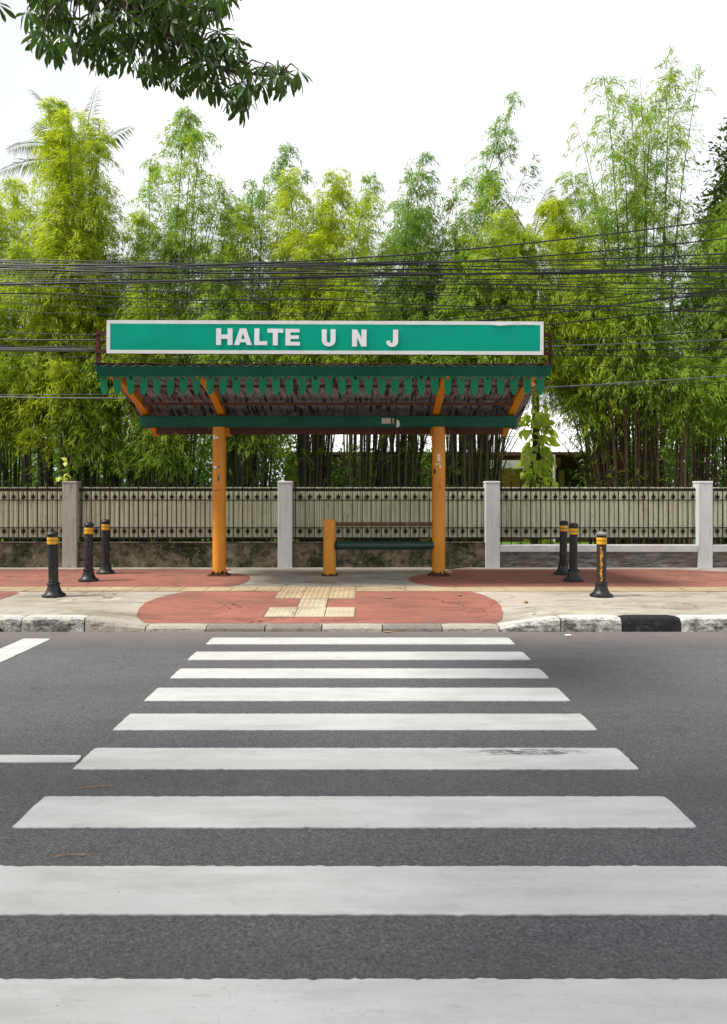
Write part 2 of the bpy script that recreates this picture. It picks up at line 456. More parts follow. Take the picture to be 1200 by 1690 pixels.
MAT['ink'] = simple('black_ink', (.02, .018, .018), rough=.7)
MAT['bollard'] = simple('black_bollard_paint', (.010, .010, .011), (.018, .018, .019), rough=.42, spec=.35, scale=6, c3=(.10, .095, .09), s3=22, t3=(.56, .66), bump=.1)
MAT['bollard_worn'] = simple('brown_worn_bollard', (.035, .018, .014), (.020, .017, .017), rough=.5, spec=.4, scale=7)
MAT['band'] = simple('yellow_reflective_band', (.70, .36, .010), (.62, .31, .01), rough=.4, spec=.5, scale=9, c3=(.22, .09, .02), s3=16, t3=(.62, .72))
MAT['peel'] = simple('peeled_yellow_paint', (.55, .28, .05), (.38, .17, .03), rough=.6, scale=20)
MAT['cap_worn'] = simple('scuffed_bollard_cap', (.23, .22, .20), (.06, .055, .05), rough=.6, scale=14)
MAT['cable'] = simple('black_cable', (.012, .012, .014), (.028, .028, .032), rough=.5)
MAT['cable_grey'] = simple('grey_cable', (.16, .17, .19), (.09, .095, .11), rough=.5)
MAT['bark'] = simple('grey_bark', (.13, .105, .08), (.07, .055, .042), rough=.95, scale=6, bump=.8, bscale=20)
MAT['twig'] = simple('green_twig', (.10, .095, .045), (.06, .05, .03), rough=.8)
MAT['palm_bark'] = simple('palm_bark', (.16, .125, .085), (.09, .07, .05), rough=.95, scale=9, bump=.8, bscale=18)
MAT['culm'] = simple('bamboo_culm', (.075, .070, .030), (.050, .040, .024), rough=.5, scale=2)
MAT['culm_brown'] = simple('dry_bamboo_culm', (.135, .085, .048), (.07, .046, .028), rough=.7, scale=3)
MAT['leaf_bright'] = leafmat('bamboo_leaf_bright', (.18, .285, .024), (.52, .60, .06), .54)
MAT['leaf_yellow'] = leafmat('bamboo_leaf_yellow', (.22, .325, .018), (.58, .65, .05), .55, warm=(1.15, 1.15, .5))
MAT['leaf_mid'] = leafmat('bamboo_leaf_mid', (.125, .24, .030), (.39, .51, .075), .53)
MAT['leaf_dark'] = leafmat('bamboo_leaf_dark', (.085, .18, .036), (.28, .41, .085), .52)
MAT['leaf_broad'] = leafmat('broad_leaf', (.06, .15, .025), (.17, .30, .04), .4)
MAT['leaf_tree'] = leafmat('dark_tree_leaf', (.030, .065, .016), (.09, .13, .025), .32)
MAT['leaf_over'] = leafmat('overhead_leaf', (.038, .088, .019), (.066, .13, .025), .32, warm=(1.2, 1.2, .5), rough=.38)
MAT['leaf_palm'] = leafmat('palm_leaf', (.075, .105, .035), (.17, .19, .06), .35)
MAT['leaf_pothos'] = leafmat('pothos_leaf', (.30, .48, .05), (.86, .86, .28), .5)
MAT['leaf_dry'] = simple('dry_leaf', (.36, .24, .11), (.25, .14, .06), rough=.8, scale=20)
MAT['house_wall'] = simple('tan_house_wall', (.60, .33, .15), (.54, .28, .125), rough=.9, scale=1.5)
MAT['house_brown'] = simple('brown_timber', (.105, .045, .030), (.075, .032, .022), rough=.6, scale=5)
MAT['roof_white'] = simple('white_roof_metal', (.80, .80, .80), (.76, .76, .76), rough=.35, scale=1)
MAT['white'] = simple('white_render', (.78, .78, .77), (.72, .715, .70), rough=.7)
MAT['curtain'] = simple('pinkish_curtain', (.46, .33, .27), (.38, .26, .21), rough=.9)
t = NT('window_glass'); t.color((.02, .028, .026)); t.rough(.08); t.spec(.6); MAT['glass'] = t.m
MAT['brick'] = simple('red_brown_brick', (.30, .115, .065), (.22, .085, .05), rough=.9, scale=8)

# ------------------------------------------------------------------ the setting
KERB0, KERB1 = 8.14, 8.32            # front and back of the kerb
SW = 0.15                            # pavement level
XL0, XL1, XR0, XR1 = -3.14, -2.47, 1.50, 2.19

def front_z(x):
    lo = .052
    if x <= XL0 or x >= XR1: return SW
    if x < XL1: return SW + (lo - SW) * (x - XL0) / (XL1 - XL0)
    if x <= XR0: return lo
    return lo + (SW - lo) * (x - XR0) / (XR1 - XR0)

RAMP1 = 10.25
def S(x, d):
    """pavement surface height"""
    if d >= RAMP1: return SW
    f = max(0., (d - KERB1) / (RAMP1 - KERB1))
    return front_z(x) * (1 - f) + SW * f

def sheet(name, mat, xs_of_row, rows, eps, root=None, skirt=0.):
    mb = MB(); n = None; vs = []
    for d in rows:
        xs = xs_of_row(d); n = len(xs)
        vs += [(x, d, S(x, d) + eps) for x in xs]
    fs = []
    for i in range(len(rows) - 1):
        for k in range(n - 1): fs.append((i * n + k, i * n + k + 1, (i + 1) * n + k + 1, (i + 1) * n + k))
    mb.add(vs, fs, True)
    return mb.build(name, mat, root)

mb = MB(); mb.add([(-400, -300, -.03), (400, -300, -.03), (400, 700, -.03), (-400, 700, -.03)], [(0, 1, 2, 3)])
tag(mb.build('ground', MAT['ground']), kind='structure')
mb = MB(); mb.add([(-70, -1.6, 0), (70, -1.6, 0), (70, KERB0 + .02, 0), (-70, KERB0 + .02, 0)], [(0, 1, 2, 3)])
road = tag(mb.build('road', MAT['asphalt']), kind='structure')
mb = MB(); mb.box(-70, 70, -6, -1.6, -.1, .15)
tag(mb.build('near_pavement', MAT['concrete']), kind='structure')

# pavement with a dropped crossing ramp
xs_sw = sorted(set([-26, -18, -12, -9, -7, -6, -5, -4, -3.5, 3, 3.5, 4, 5, 6, 7, 9, 12, 18, 26] + [round(XL0 + i * (XL1 - XL0) / 8, 4) for i in range(9)]
                   + [round(XL1 + i * (XR0 - XL1) / 20, 4) for i in range(21)] + [round(XR0 + i * (XR1 - XR0) / 8, 4) for i in range(9)]))
rows_sw = [KERB1 - .01 + i * (RAMP1 - KERB1 + .01) / 16 for i in range(17)] + [10.6, 11, 11.5, 12, 12.5, 13, 13.4, 13.8]
sidewalk = tag(sheet('sidewalk', MAT['concrete'], lambda d: xs_sw, rows_sw, 0.), kind='structure')

def spread(a, b, n): return [a + (b - a) * i / (n - 1) for i in range(n)]
def wob(d, k): return .010 * math.sin(d * 5 + k) + .004 * math.sin(d * 17 + 2 * k)
def lobe(d, d0, d1, p=2.2):
    u = min(1, abs((d - (d0 + d1) / 2) / ((d1 - d0) / 2))); return (max(0, 1 - u ** p)) ** (1 / p)
# red painted ramp with rounded ends
d0, d1 = KERB1 + .03, 10.33
rows = spread(d0, d1, 64)
sheet('red_paint', MAT['red'], lambda d: spread(-2.40 - .43 * lobe(d, d0 - .04, d1 + .02, 2) + wob(d, 1), 1.40 + .32 * lobe(d, d0 - .04, d1 + .02, 2) + wob(d, 4), 60), rows, .005, sidewalk)
# red footway behind the guide strip
e0, e1 = 10.86, 13.35
rows = spread(e0, e1, 30)
sheet('red_paint', MAT['red'], lambda d: spread(-14, -2.45 + .58 * lobe(d, e0 - .3, e1 - .6, 2) + wob(d, 2), 30), rows, .005, sidewalk)
sheet('red_paint', MAT['red'], lambda d: spread(1.55 - .85 * lobe(d, e0 - .1, e1 - .6, 2) + wob(d, 6), 4.9 + 2.3 * lobe(d, e0 - 1.6, e1 + .05, 2) + wob(d, 3), 40), rows, .005, sidewalk)
sheet('red_paint', MAT['red'], lambda d: spread(-9, -4.93 + .12 * lobe(d, 9.0, 10.3) + wob(d, 5), 12), spread(9.0, 10.3, 14), .005, sidewalk)

# guide strip of cream tiles along the footway and the tactile tiles on the ramp
def tile(x0, x1, da, db, mat, kind):
    mb = MB(); g = .006
    def P(x, d, h): return (x, d, S(x, d) + h)
    a, b, c, d = x0 + g, x1 - g, da + g, db - g
    H = .009
    vs = [P(a, c, .001), P(b, c, .001), P(b, d, .001), P(a, d, .001), P(a, c, H), P(b, c, H), P(b, d, H), P(a, d, H)]
    mb.add(vs, [(4, 5, 6, 7), (0, 1, 5, 4), (1, 2, 6, 5), (2, 3, 7, 6), (3, 0, 4, 7)])
    if kind == 'bar':
        for i in range(5):
            xc = a + (b - a) * (i + .5) / 5
            q = [P(xc - .018, c + .02, H), P(xc + .018, c + .02, H), P(xc + .018, d - .02, H), P(xc - .018, d - .02, H),
                 P(xc - .011, c + .03, H + .006), P(xc + .011, c + .03, H + .006), P(xc + .011, d - .03, H + .006), P(xc - .011, d - .03, H + .006)]
            mb.add(q, [(4, 5, 6, 7), (0, 1, 5, 4), (1, 2, 6, 5), (2, 3, 7, 6), (3, 0, 4, 7)])
    if kind == 'dot':
        for i in range(6):
            for j in range(5):
                xc = a + (b - a) * (i + .5) / 6; dc = c + (d - c) * (j + .5) / 5; r = .016
                q = [P(xc - r, dc, H), P(xc, dc - r, H), P(xc + r, dc, H), P(xc, dc + r, H), P(xc, dc, H + .007)]
                mb.add(q, [(0, 1, 4), (1, 2, 4), (2, 3, 4), (3, 0, 4)])
    return mb.build('tactile_tile' if kind != 'flat' else 'guide_tile', mat, sidewalk)

TW = .362
x = -9.02
tx0 = X(462, 10.4)
k = 0
start = tx0 - TW * 22
for i in range(46):
    xa = start + i * TW
    if tx0 - .01 < xa < tx0 + 3 * TW - .02: continue
    tile(xa, xa + TW, 10.34, 10.82, MAT['tile_cream'], 'flat')
for i in range(3):
    for (a, b) in ((10.58, 10.82), (10.33, 10.58), (10.055, 10.33), (9.78, 10.055)):
        tile(tx0 + i * TW, tx0 + (i + 1) * TW, a, b, MAT['tile_cream'], 'bar')
for (a, b) in ((9.50, 9.775), (9.225, 9.50)): tile(tx0 + .99 * TW, tx0 + 1.99 * TW, a, b, MAT['tile_pale'], 'bar')
for i in range(3):
    for (a, b) in ((8.94, 9.215), (8.665, 8.94)): tile(tx0 + (i + .02) * TW, tx0 + (i + 1.02) * TW, a, b, MAT['tile_pale'], 'dot')
# dirty joints round the tactile tiles
mb = MB()
def joint(x0, x1, da, db):
    vs = [(x0, da, S(x0, da) + .0062), (x1, da, S(x1, da) + .0062), (x1, db, S(x1, db) + .0062), (x0, db, S(x0, db) + .0062)]
    mb.add(vs, [(0, 1, 2, 3)])
joint(tx0 - .015, tx0 + 3 * TW + .015, 9.77, 10.84); joint(tx0 + .96 * TW, tx0 + 2.03 * TW, 9.22, 9.768); joint(tx0 - .01, tx0 + 3.05 * TW, 8.65, 9.218)
mb.build('tile_joint', MAT['grout'], sidewalk)

# kerb
kerb = empty('kerb', (0, KERB0, 0), kind='structure')
jpx = [-360, -262, -163, -64, 36, 140, 240, 340, 437, 531, 631, 730, 824, 925, 1026, 1123, 1225, 1325, 1425, 1525]
jx = [X(p, 8.15) for p in jpx]
while jx[0] > -20: jx.insert(0, jx[0] - .68)
while jx[-1] < 20: jx.append(jx[-1] + .68)
first = jx.index(X(-64, 8.15))
for i in range(len(jx) - 1):
    a, b = jx[i] + .006, jx[i + 1] - .006
    mid = (a + b) / 2; idx = i - first
    extra = .012
    za, zb = front_z(a) + extra, front_z(b) + extra
    nx = 8; vs = []; rr = random.Random(i * 13 + 5)
    low = zb < .1 and za < .1
    ridge = []
    for q in range(nx + 1):
        x = a + (b - a) * q / nx; zt = za + (zb - za) * q / nx - (.012 if q in (0, nx) else 0)
        e = rr.uniform(-.008, .006); e2 = rr.uniform(-.01, .006)
        y0 = KERB0 + (rr.uniform(-.004, .006))
        bot = -.01
        if idx == 0 and x < X(9, 8.15): bot = .062
        ridge.append([(x, y0 - .012, bot), (x, y0 - .004 + e2 * .4, max(bot + .01, zt * .55)), (x, y0 + .006, zt - .026 + e), (x, y0 + .03, zt + e * .4), (x, KERB1 - .012, zt), (x, KERB1 - .002, zt - .012), (x, KERB1, -.01)])
    mb = MB(); m = len(ridge[0])
    for r_ in ridge: vs += r_
    fs = [(q * m + p, (q + 1) * m + p, (q + 1) * m + p + 1, q * m + p + 1) for q in range(nx) for p in range(m - 1)]
    fs += [tuple(range(m)), tuple(nx * m + p for p in range(m - 1, -1, -1))]
    mb.add(vs, fs)
    mname = {0: 'kerb_ragged', 1: 'kerb_ragged', 2: 'kerb_dull', 3: 'kerb_dull', 4: 'kerb_dull_grey', 5: 'kerb_dull_grey', 6: 'kerb_dull', 7: 'kerb_dull_grey', 8: 'kerb_dull',
             9: 'kerb_ragged', 10: 'kerb_white', 11: 'kerb_black', 12: 'kerb_white'}.get(idx, ('kerb_white', 'kerb_grey')[i % 2])
    mb.build('kerb_block', MAT[mname], kerb)
# the drain mouth under the block at the far left
mb = MB(); mb.box(X(-64, 8.15) + .02, X(9, 8.15), KERB0 - .008, KERB0 + .01, .001, .058)
mb.build('drain_mouth', MAT['hole'], kerb)

# painted road markings
def marking(name, x0, x1, ya, yb, mat, seed, jit=.007, slant=0.):
    rr = random.Random(seed); n = max(6, int(min(400, (x1 - x0) / .022))); m = max(3, int((yb - ya) / .05))
    lp = []
    cr = .012
    for i in range(n + 1):
        x = x0 + (x1 - x0) * i / n; lp.append((x, ya + rr.gauss(0, jit * .32) + (cr * .5 if i in (0, n) else 0)))
    for i in range(1, m):
        y = ya + (yb - ya) * i / m; lp.append((x1 + rr.gauss(0, jit * .3), y))
    for i in range(n, -1, -1):
        x = x0 + (x1 - x0) * i / n; lp.append((x - (cr if i == n else -cr * .3 if i == 0 else 0), yb + rr.gauss(0, jit * .32) - (cr * .3 if i in (0, n) else 0)))
    for i in range(m - 1, 0, -1):
        y = ya + (yb - ya) * i / m; lp.append((x0 + rr.gauss(0, jit * .3), y))
    mb = MB(); k = len(lp)
    vs = [(x, y, .0055) for x, y in lp] + [(x, y, -.001) for x, y in lp]
    fs = [tuple(range(k))] + [(i, k + i, k + (i + 1) % k, (i + 1) % k) for i in range(k)]
    mb.add(vs, fs)
    return mb.build(name, mat, road)

stripes = [(7.44, 7.78), (6.745, 7.09), (6.075, 6.41), (5.41, 5.775), (4.745, 5.095), (4.07, 4.41), (3.36, 3.705), (2.667, 3.012), (1.97, 2.312), (1.28, 1.62), (.59, .93)]
for i, (a, b) in enumerate(stripes):
    rr = random.Random(i)
    marking('zebra_stripe', -1.642 + rr.uniform(-.012, .012), 1.526 + rr.uniform(-.012, .012), a, b, MAT['paint_chipped'] if i == 5 else MAT['paint'], 31 + i)
marking('centre_line', -40, -1.665, 4.175, 4.29, MAT['paint'], 70, .005)
marking('stop_line', -3.63, -3.335, 4.33, 7.73, MAT['paint'], 71, .006)

# lawn and ground behind the fence
mb = MB(); mb.add([(-40, 13.95, .09), (40, 13.95, .09), (40, 40, .09), (-40, 40, .09)], [(0, 1, 2, 3)])
tag(mb.build('lawn', MAT['lawn']), kind='structure')

# ------------------------------------------------------------------ fence: low wall, posts, iron panels
PX = [-9.52, -5.56, -1.51, 2.395, 6.395, 10.40]
FY = 13.66
bays = ['beyond the leftmost fence post, partly out of frame', 'behind the three bollards beside the rounded red paving', 'behind the shelter bench',
        'behind the three bollards with the house above it', 'beyond the rightmost fence post, cut by the frame']
for i, p in enumerate(PX):
    if abs(p) > 9: continue
    w = .135
    r_ = empty('fence_post', (p, FY + .135, SW), group='square fence posts')
    tag(r_, ['', 'weathered grey concrete fence post under bamboo leaves, leftmost of four', 'pale grey square fence post between the shelter columns',
             'pale grey square fence post just outside the shelter roof beside the low white-topped wall', 'pale grey square fence post at the far right edge'][i], 'fence post')
    mat = MAT['post_dirty'] if i == 1 else MAT['post']
    zt = Z(794, FY) + [0, .0, .0, 0, 0][i]
    mb = MB(); mb.box(p - w, p + w, FY, FY + .25, SW - .03, zt - .05, .008); mb.build('shaft', mat, r_)
    mb = MB(); mb.box(p - w - .006, p + w + .006, FY - .006, FY + .256, zt - .048, zt, .012); mb.build('post_cap', mat, r_)

def wall_top(i): return Z(908, FY + .02) if i >= 3 else Z(897, FY + .02)
for i in range(5):
    a, b = PX[i] + .138, PX[i + 1] - .138
    y0 = FY + .05
    rr = random.Random(i)
    zt = Z(911, y0) if i >= 3 else Z(896.5, y0)
    root = empty('low_wall', ((a + b) / 2, y0 + .1, SW), 'low ' + ('rough grey stone wall with white coping ' if i >= 3 else 'mossy stained old wall ') + bays[i], 'wall', 'low walls under the fence')
    # an uneven, hand-plastered face
    nx, nz = 60, 10; vs = []; fs = []
    amp = .035 if i >= 3 else .012
    for r_ in range(nz + 1):
        for c_ in range(nx + 1):
            x = a + (b - a) * c_ / nx; z = SW - .02 + (zt - SW + .02) * r_ / nz
            e = amp * (math.sin(x * 9 + z * 31 + i) * math.sin(z * 23 - x * 5) * .5 + rr.uniform(-.5, .5))
            vs.append((x, y0 - e, z))
    fs = [(r_ * (nx + 1) + c_, r_ * (nx + 1) + c_ + 1, (r_ + 1) * (nx + 1) + c_ + 1, (r_ + 1) * (nx + 1) + c_) for r_ in range(nz) for c_ in range(nx)]
    mb = MB(); mb.add(vs, fs, True)
    top = [nz * (nx + 1) + c_ for c_ in range(nx + 1)]
    o = len(mb.v)
    back = [(a + (b - a) * c_ / nx, y0 + .18, zt) for c_ in range(nx + 1)]
    mb.v += back
    for c_ in range(nx): mb.f.append((top[c_], top[c_ + 1], o + c_ + 1, o + c_)); mb.sm.append(False)
    mb.add([(a, y0 + .18, SW - .02), (b, y0 + .18, SW - .02), (b, y0 + .18, zt), (a, y0 + .18, zt)], [(1, 0, 3, 2)])
    mb.build('wall_face', MAT['wall_stone'] if i >= 3 else MAT['wall_moss'], root)
    if i >= 3:
        mb = MB(); mb.box(a, b, y0 - .05, y0 + .20, zt + .003, Z(899, y0), .012); mb.build('coping', MAT['coping'], root)
    else:
        mb = MB(); mb.box(a, b, y0 - .018, y0 + .19, zt + .003, zt + .022, .006); mb.build('coping', MAT['wall_moss'], root)

FD = FY + .125                                    # plane of the iron panels
zr = {k_: Z(v_, FD) for k_, v_ in dict(tip=793, top=808.5, second=825.5, third=871, low=888, foot=897.5).items()}
# shared pieces: a bar with spear tip, a thin spindle with a drop at each end
mb = MB(); mb.box(-.0085, .0085, -.0085, .0085, zr['foot'] - .02, zr['top'] + .02)
h0 = zr['top'] + .02
mb.prism([(-.006, h0), (.006, h0), (.008, h0 + .05), (.03, h0 + .04), (.032, h0 + .052), (.012, h0 + .072), (.02, h0 + .095), (0, h0 + .16), (-.02, h0 + .095), (-.012, h0 + .072), (-.032, h0 + .052), (-.03, h0 + .04), (-.008, h0 + .05)], 'y', -.005, .005)
me_bar = mb.mesh('bar'); me_bar.materials.append(MAT['iron'])
mb = MB(); mb.box(-.0045, .0045, -.0045, .0045, zr['low'], zr['top'])
def drop(z, s):
    return [(0, z), (.022, z + s * .02), (.040, z + s * .055), (.034, z + s * .085), (.012, z + s * .088), (.010, z + s * .125), (-.010, z + s * .125), (-.012, z + s * .088), (-.034, z + s * .085), (-.040, z + s * .055), (-.022, z + s * .02)]
mb.prism(drop(zr['second'] + .005, 1), 'y', -.006, .006)
mb.prism([(x_, 2 * 0 + z_) for x_, z_ in drop(zr['third'] - .01, -1)][::-1], 'y', -.006, .006)
me_spin = mb.mesh('spindle'); me_spin.materials.append(MAT['iron'])
for i in range(5):
    a, b = PX[i] + .14, PX[i + 1] - .14
    root = empty('iron_fence', ((a + b) / 2, FD, zr['foot']), 'spear-topped iron fence panel ' + bays[i], 'fence', 'iron fence panels')
    for key, hh in (('top', .026), ('second', .009), ('third', .009), ('low', .016)):
        mb = MB(); mb.box(a, b, FD - .011, FD + .011, zr[key] - hh, zr[key] + hh); mb.build('rail', MAT['iron'], root)
    n = int(round((b - a) / .1835)); st = (b - a) / n
    for k in range(n):
        o = local('bar', me_bar, None, root, (a + (k + .25) * st - root.location.x, 0, -root.location.z), (0, random.gauss(0, .004), 0))
        local('spindle', me_spin, None, root, (a + (k + .75) * st - root.location.x, 0, -root.location.z))
    # small fringe of points on the top rail
    mb = MB()
    for k in range(n * 5):
        x = a + (k + .5) * (b - a) / (n * 5); z = zr['top'] + .026; mb.prism([(x - .012, z), (x + .012, z), (x, z + .024)], 'y', FD - .004, FD + .004)
    tag(mb.build('rail_points', MAT['iron'], root), kind='stuff')
    # ribbed sheet fixed behind the bars
    mb = MB(); ys = FD + .05; prof = []
    x = a + .01; step = .0918
    while x < b - .01:
        for f, yy in ((0, 0), (.68, 0), (.78, .022), (.90, .022)):
            xx = min(x + step * f, b - .01); prof.append((xx, ys + yy))
        x += step
    zb, ztp = Z(889, ys), Z(804, ys)
    vs = [(x_, y_, zb) for x_, y_ in prof] + [(x_, y_, ztp) for x_, y_ in prof]; q = len(prof)
    mb.add(vs, [(k, k + 1, q + k + 1, q + k) for k in range(q - 1) if prof[k + 1][0] > prof[k][0] + 1e-5])
    mb.build('backing_sheet', MAT['sheet'], root)

# ------------------------------------------------------------------ bus shelter
COLD = 12.35
CL, CR = X(362, COLD), X(724, COLD)
shelter = empty('bus_shelter', ((CL + CR) / 2, COLD, SW), 'orange and green bus shelter with scalloped eave on two round columns', 'bus shelter')

def under(d):
    u = d - 10.8; return 3.245 - .10 * u - .095 * u * u
RL, RR = -3.78, 2.53
for cx_ in (CL, CR):
    zt = Z(703, COLD) + .02
    mb = MB(); mb.lathe([(.113, SW), (.113, 1.2), (.113, zt)], (cx_, COLD, 0), 28)
    c_ = mb.build('column', MAT['orange'], shelter)
    mb = MB(); mb.box(cx_ - .175, cx_ + .175, COLD - .165, COLD + .165, SW + .006, SW + .022)
    for an in range(4):
        ca, sa = math.cos(an * math.pi / 2 + math.pi / 4), math.sin(an * math.pi / 2 + math.pi / 4)
        p0 = (cx_ + ca * .11, COLD + sa * .11); p1 = (cx_ + ca * .185, COLD + sa * .185)
        nx_, ny_ = -sa * .006, ca * .006
        vs = [(p0[0] + nx_, p0[1] + ny_, SW + .022), (p1[0] + nx_, p1[1] + ny_, SW + .022), (p0[0] + nx_, p0[1] + ny_, SW + .10),
              (p0[0] - nx_, p0[1] - ny_, SW + .022), (p1[0] - nx_, p1[1] - ny_, SW + .022), (p0[0] - nx_, p0[1] - ny_, SW + .10)]
        mb.add(vs, [(0, 1, 2), (5, 4, 3), (0, 3, 4, 1), (1, 4, 5, 2), (2, 5, 3, 0)])
    mb.build('base_plate', MAT['rust'], c_)
    mb = MB()
    for an in range(4):
        ca, sa = math.cos(an * math.pi / 2), math.sin(an * math.pi / 2)
        mb.lathe([(.013, SW + .022), (.013, SW + .04), (.006, SW + .046)], (cx_ + ca * .142, COLD + sa * .138, 0), 6, False)
    mb.build('bolt_set', MAT['rust'], c_)
    # thick ragged rust ring where the column meets the plate
    mb = MB(); rr = random.Random(int(cx_ * 10)); n = 28; vs = []
    for k in range(n):
        a = 2 * math.pi * k / n; vs.append((cx_ + .1145 * math.cos(a), COLD + .1145 * math.sin(a), SW + .022))
    for k in range(n):
        a = 2 * math.pi * k / n; vs.append((cx_ + .1145 * math.cos(a), COLD + .1145 * math.sin(a), SW + .04 + rr.uniform(0, .055)))
    mb.add(vs, [(k, (k + 1) % n, n + (k + 1) % n, n + k) for k in range(n)], True)
    mb.build('rust_ring', MAT['rust'], c_)

# bench: orange post, green seat tube, brown back rail
bx = X(544, COLD)
mb = MB(); zt = Z(857, COLD)
mb.lathe([(.108, SW), (.108, zt - .02), (.10, zt - .004), (.0, zt)], (bx, COLD, 0), 24); bp = mb.build('bench_post', MAT['orange'], shelter)
mb = MB()
for k in range(9):
    a = -math.pi + k * math.pi / 8 + .1; mb.box(bx + math.cos(a) * .118 - .02, bx + math.cos(a) * .118 + .02, COLD + math.sin(a) * .118 - .012, COLD + math.sin(a) * .118 + .012, SW + .004, SW + .015 + .03 * abs(math.sin(k * 2.1)))
mb.build('rust_crust', MAT['rust'], bp)
zs = (Z(893, COLD) + Z(907, COLD)) / 2
mb = MB(); mb.tube([(bx + .10, COLD - .01, zs), (bx + 1., COLD - .01, zs - .004), (CR - .09, COLD - .01, zs)], .073, 18); mb.build('seat_tube', MAT['green_seat'], shelter)
mb = MB(); mb.tube([(bx + .095, COLD - .01, zs), (bx + .135, COLD - .01, zs)], .082, 16); mb.build('seat_collar', MAT['ink'], shelter)
zs2 = (Z(862, COLD) + Z(868.5, COLD)) / 2
mb = MB(); mb.box(bx + .09, CR - .09, COLD - .02, COLD + .05, zs2 - .034, zs2 + .034, .006); mb.build('back_rail', MAT['brown'], shelter)
mb = MB(); mb.box(CR - .165, CR - .145, COLD - .01, COLD + .01, zs + .06, zs2 - .034); mb.build('rail_stay', MAT['brown'], shelter)

# main beam over the columns
zb0, zb1 = Z(704, COLD - .13), Z(686, COLD - .13)
mb = MB(); lp = [(COLD - .13, zb0 + .012), (COLD - .118, zb0), (COLD + .118, zb0), (COLD + .13, zb0 + .012), (COLD + .13, zb1 - .012), (COLD + .118, zb1), (COLD - .118, zb1), (COLD - .13, zb1 - .012)]
mb.prism(lp, 'x', X(231, COLD - .13), X(852, COLD - .13))
beam = mb.build('main_beam', MAT['green_beam'], shelter)

# four curved rafters
ds = spread(10.70, 13.0, 12)
for xr in (RL + .05, -2.44, 1.20, RR - .05):
    mb = MB(); vs = []; w = .056
    for d in ds:
        z = under(d); vs += [(xr - w, d, z), (xr + w, d, z), (xr + w, d, z + .115), (xr - w, d, z + .115)]
    fs = [(i * 4 + k, i * 4 + (k + 1) % 4, i * 4 + 4 + (k + 1) % 4, i * 4 + 4 + k) for i in range(len(ds) - 1) for k in range(4)]
    fs += [(3, 2, 1, 0), tuple((len(ds) - 1) * 4 + k for k in range(4))]
    mb.add(vs, fs); mb.build('rafter', MAT['orange'], shelter)
# purlins between the rafters, a rail at the tail
for d, hh in ((11.25, .04), (11.98, .045), (12.80, .125)):
    z = under(d) - (.085 if hh > .1 else 0)
    for xa, xb in ((RL + .107, -2.50), (-2.38, 1.14), (1.26, RR - .11)):
        mb = MB(); mb.box(xa, xb, d - .03, d + .03, z + .004, z + .004 + hh); mb.build('purlin', MAT['brown'], shelter)
# corrugated sheets
sx0, sx1 = -3.93, 2.69; ns = 8
dr = spread(10.52, 13.02, 14)
for s_ in range(ns):
    a = sx0 + (sx1 - sx0) * s_ / ns; b = sx0 + (sx1 - sx0) * (s_ + 1) / ns + .02
    prof = []; x = a; k = 0
    while x <= b + 1e-6:
        prof.append((x, .018 * (1 if k % 4 in (1, 2) else 0))); x += (b - a) / 24; k += 1
    vs = []
    for d in dr:
        z = under(max(d, 10.7)) + .125 + .003 * (s_ % 2) + (.02 * max(0, 10.7 - d) / .2)
        vs += [(x_, d, z + e) for x_, e in prof]
    q = len(prof)
    mb = MB(); mb.add(vs, [(i * q + k, i * q + k + 1, (i + 1) * q + k + 1, (i + 1) * q + k) for i in range(len(dr) - 1) for k in range(q - 1)])
    mb.build('roof_sheet', MAT['roof'], shelter)

# eave: leaning green board with leaf-shaped pendants
FXL, FXR = X(160, 10.66), X(909, 10.66)
zt, zm = Z(603.5, 10.58), Z(620, 10.68)
mb = MB(); mb.prism([(10.56, zt), (10.585, zt + .004), (10.70, zm), (10.68, zm - .002)], 'x', FXL, FXR)
fascia = mb.build('eave_board', MAT['green_fascia'], shelter)
mb = MB()
n = 40; rr = random.Random(2)
vs = []
for i in range(n + 1):
    x = FXL - .03 + (FXR - FXL + .06) * i / n; e = rr.uniform(-.006, .006) + (.012 if i < 6 else 0)
    vs += [(x, 10.52, zt + .014 + e), (x, 10.78, zt + .022 + e), (x, 10.52, zt + .020 + e)]
mb.add(vs, [(3 * i, 3 * i + 3, 3 * i + 4, 3 * i + 1) for i in range(n)] + [(3 * i, 3 * i + 2, 3 * i + 5, 3 * i + 3) for i in range(n)] + [(3 * i + 2, 3 * i + 1, 3 * i + 4, 3 * i + 5) for i in range(n)])
mb.build('eave_lip', MAT['brown'], fascia)
pitch = 21.83 * 10.69 / FPX; hp = pitch / 2
zp = zm + .02
def arc(cx_, cy_, r, a0, a1, n): return [(cx_ + r * math.cos(a0 + (a1 - a0) * i / n), cy_ + r * math.sin(a0 + (a1 - a0) * i / n)) for i in range(n + 1)]
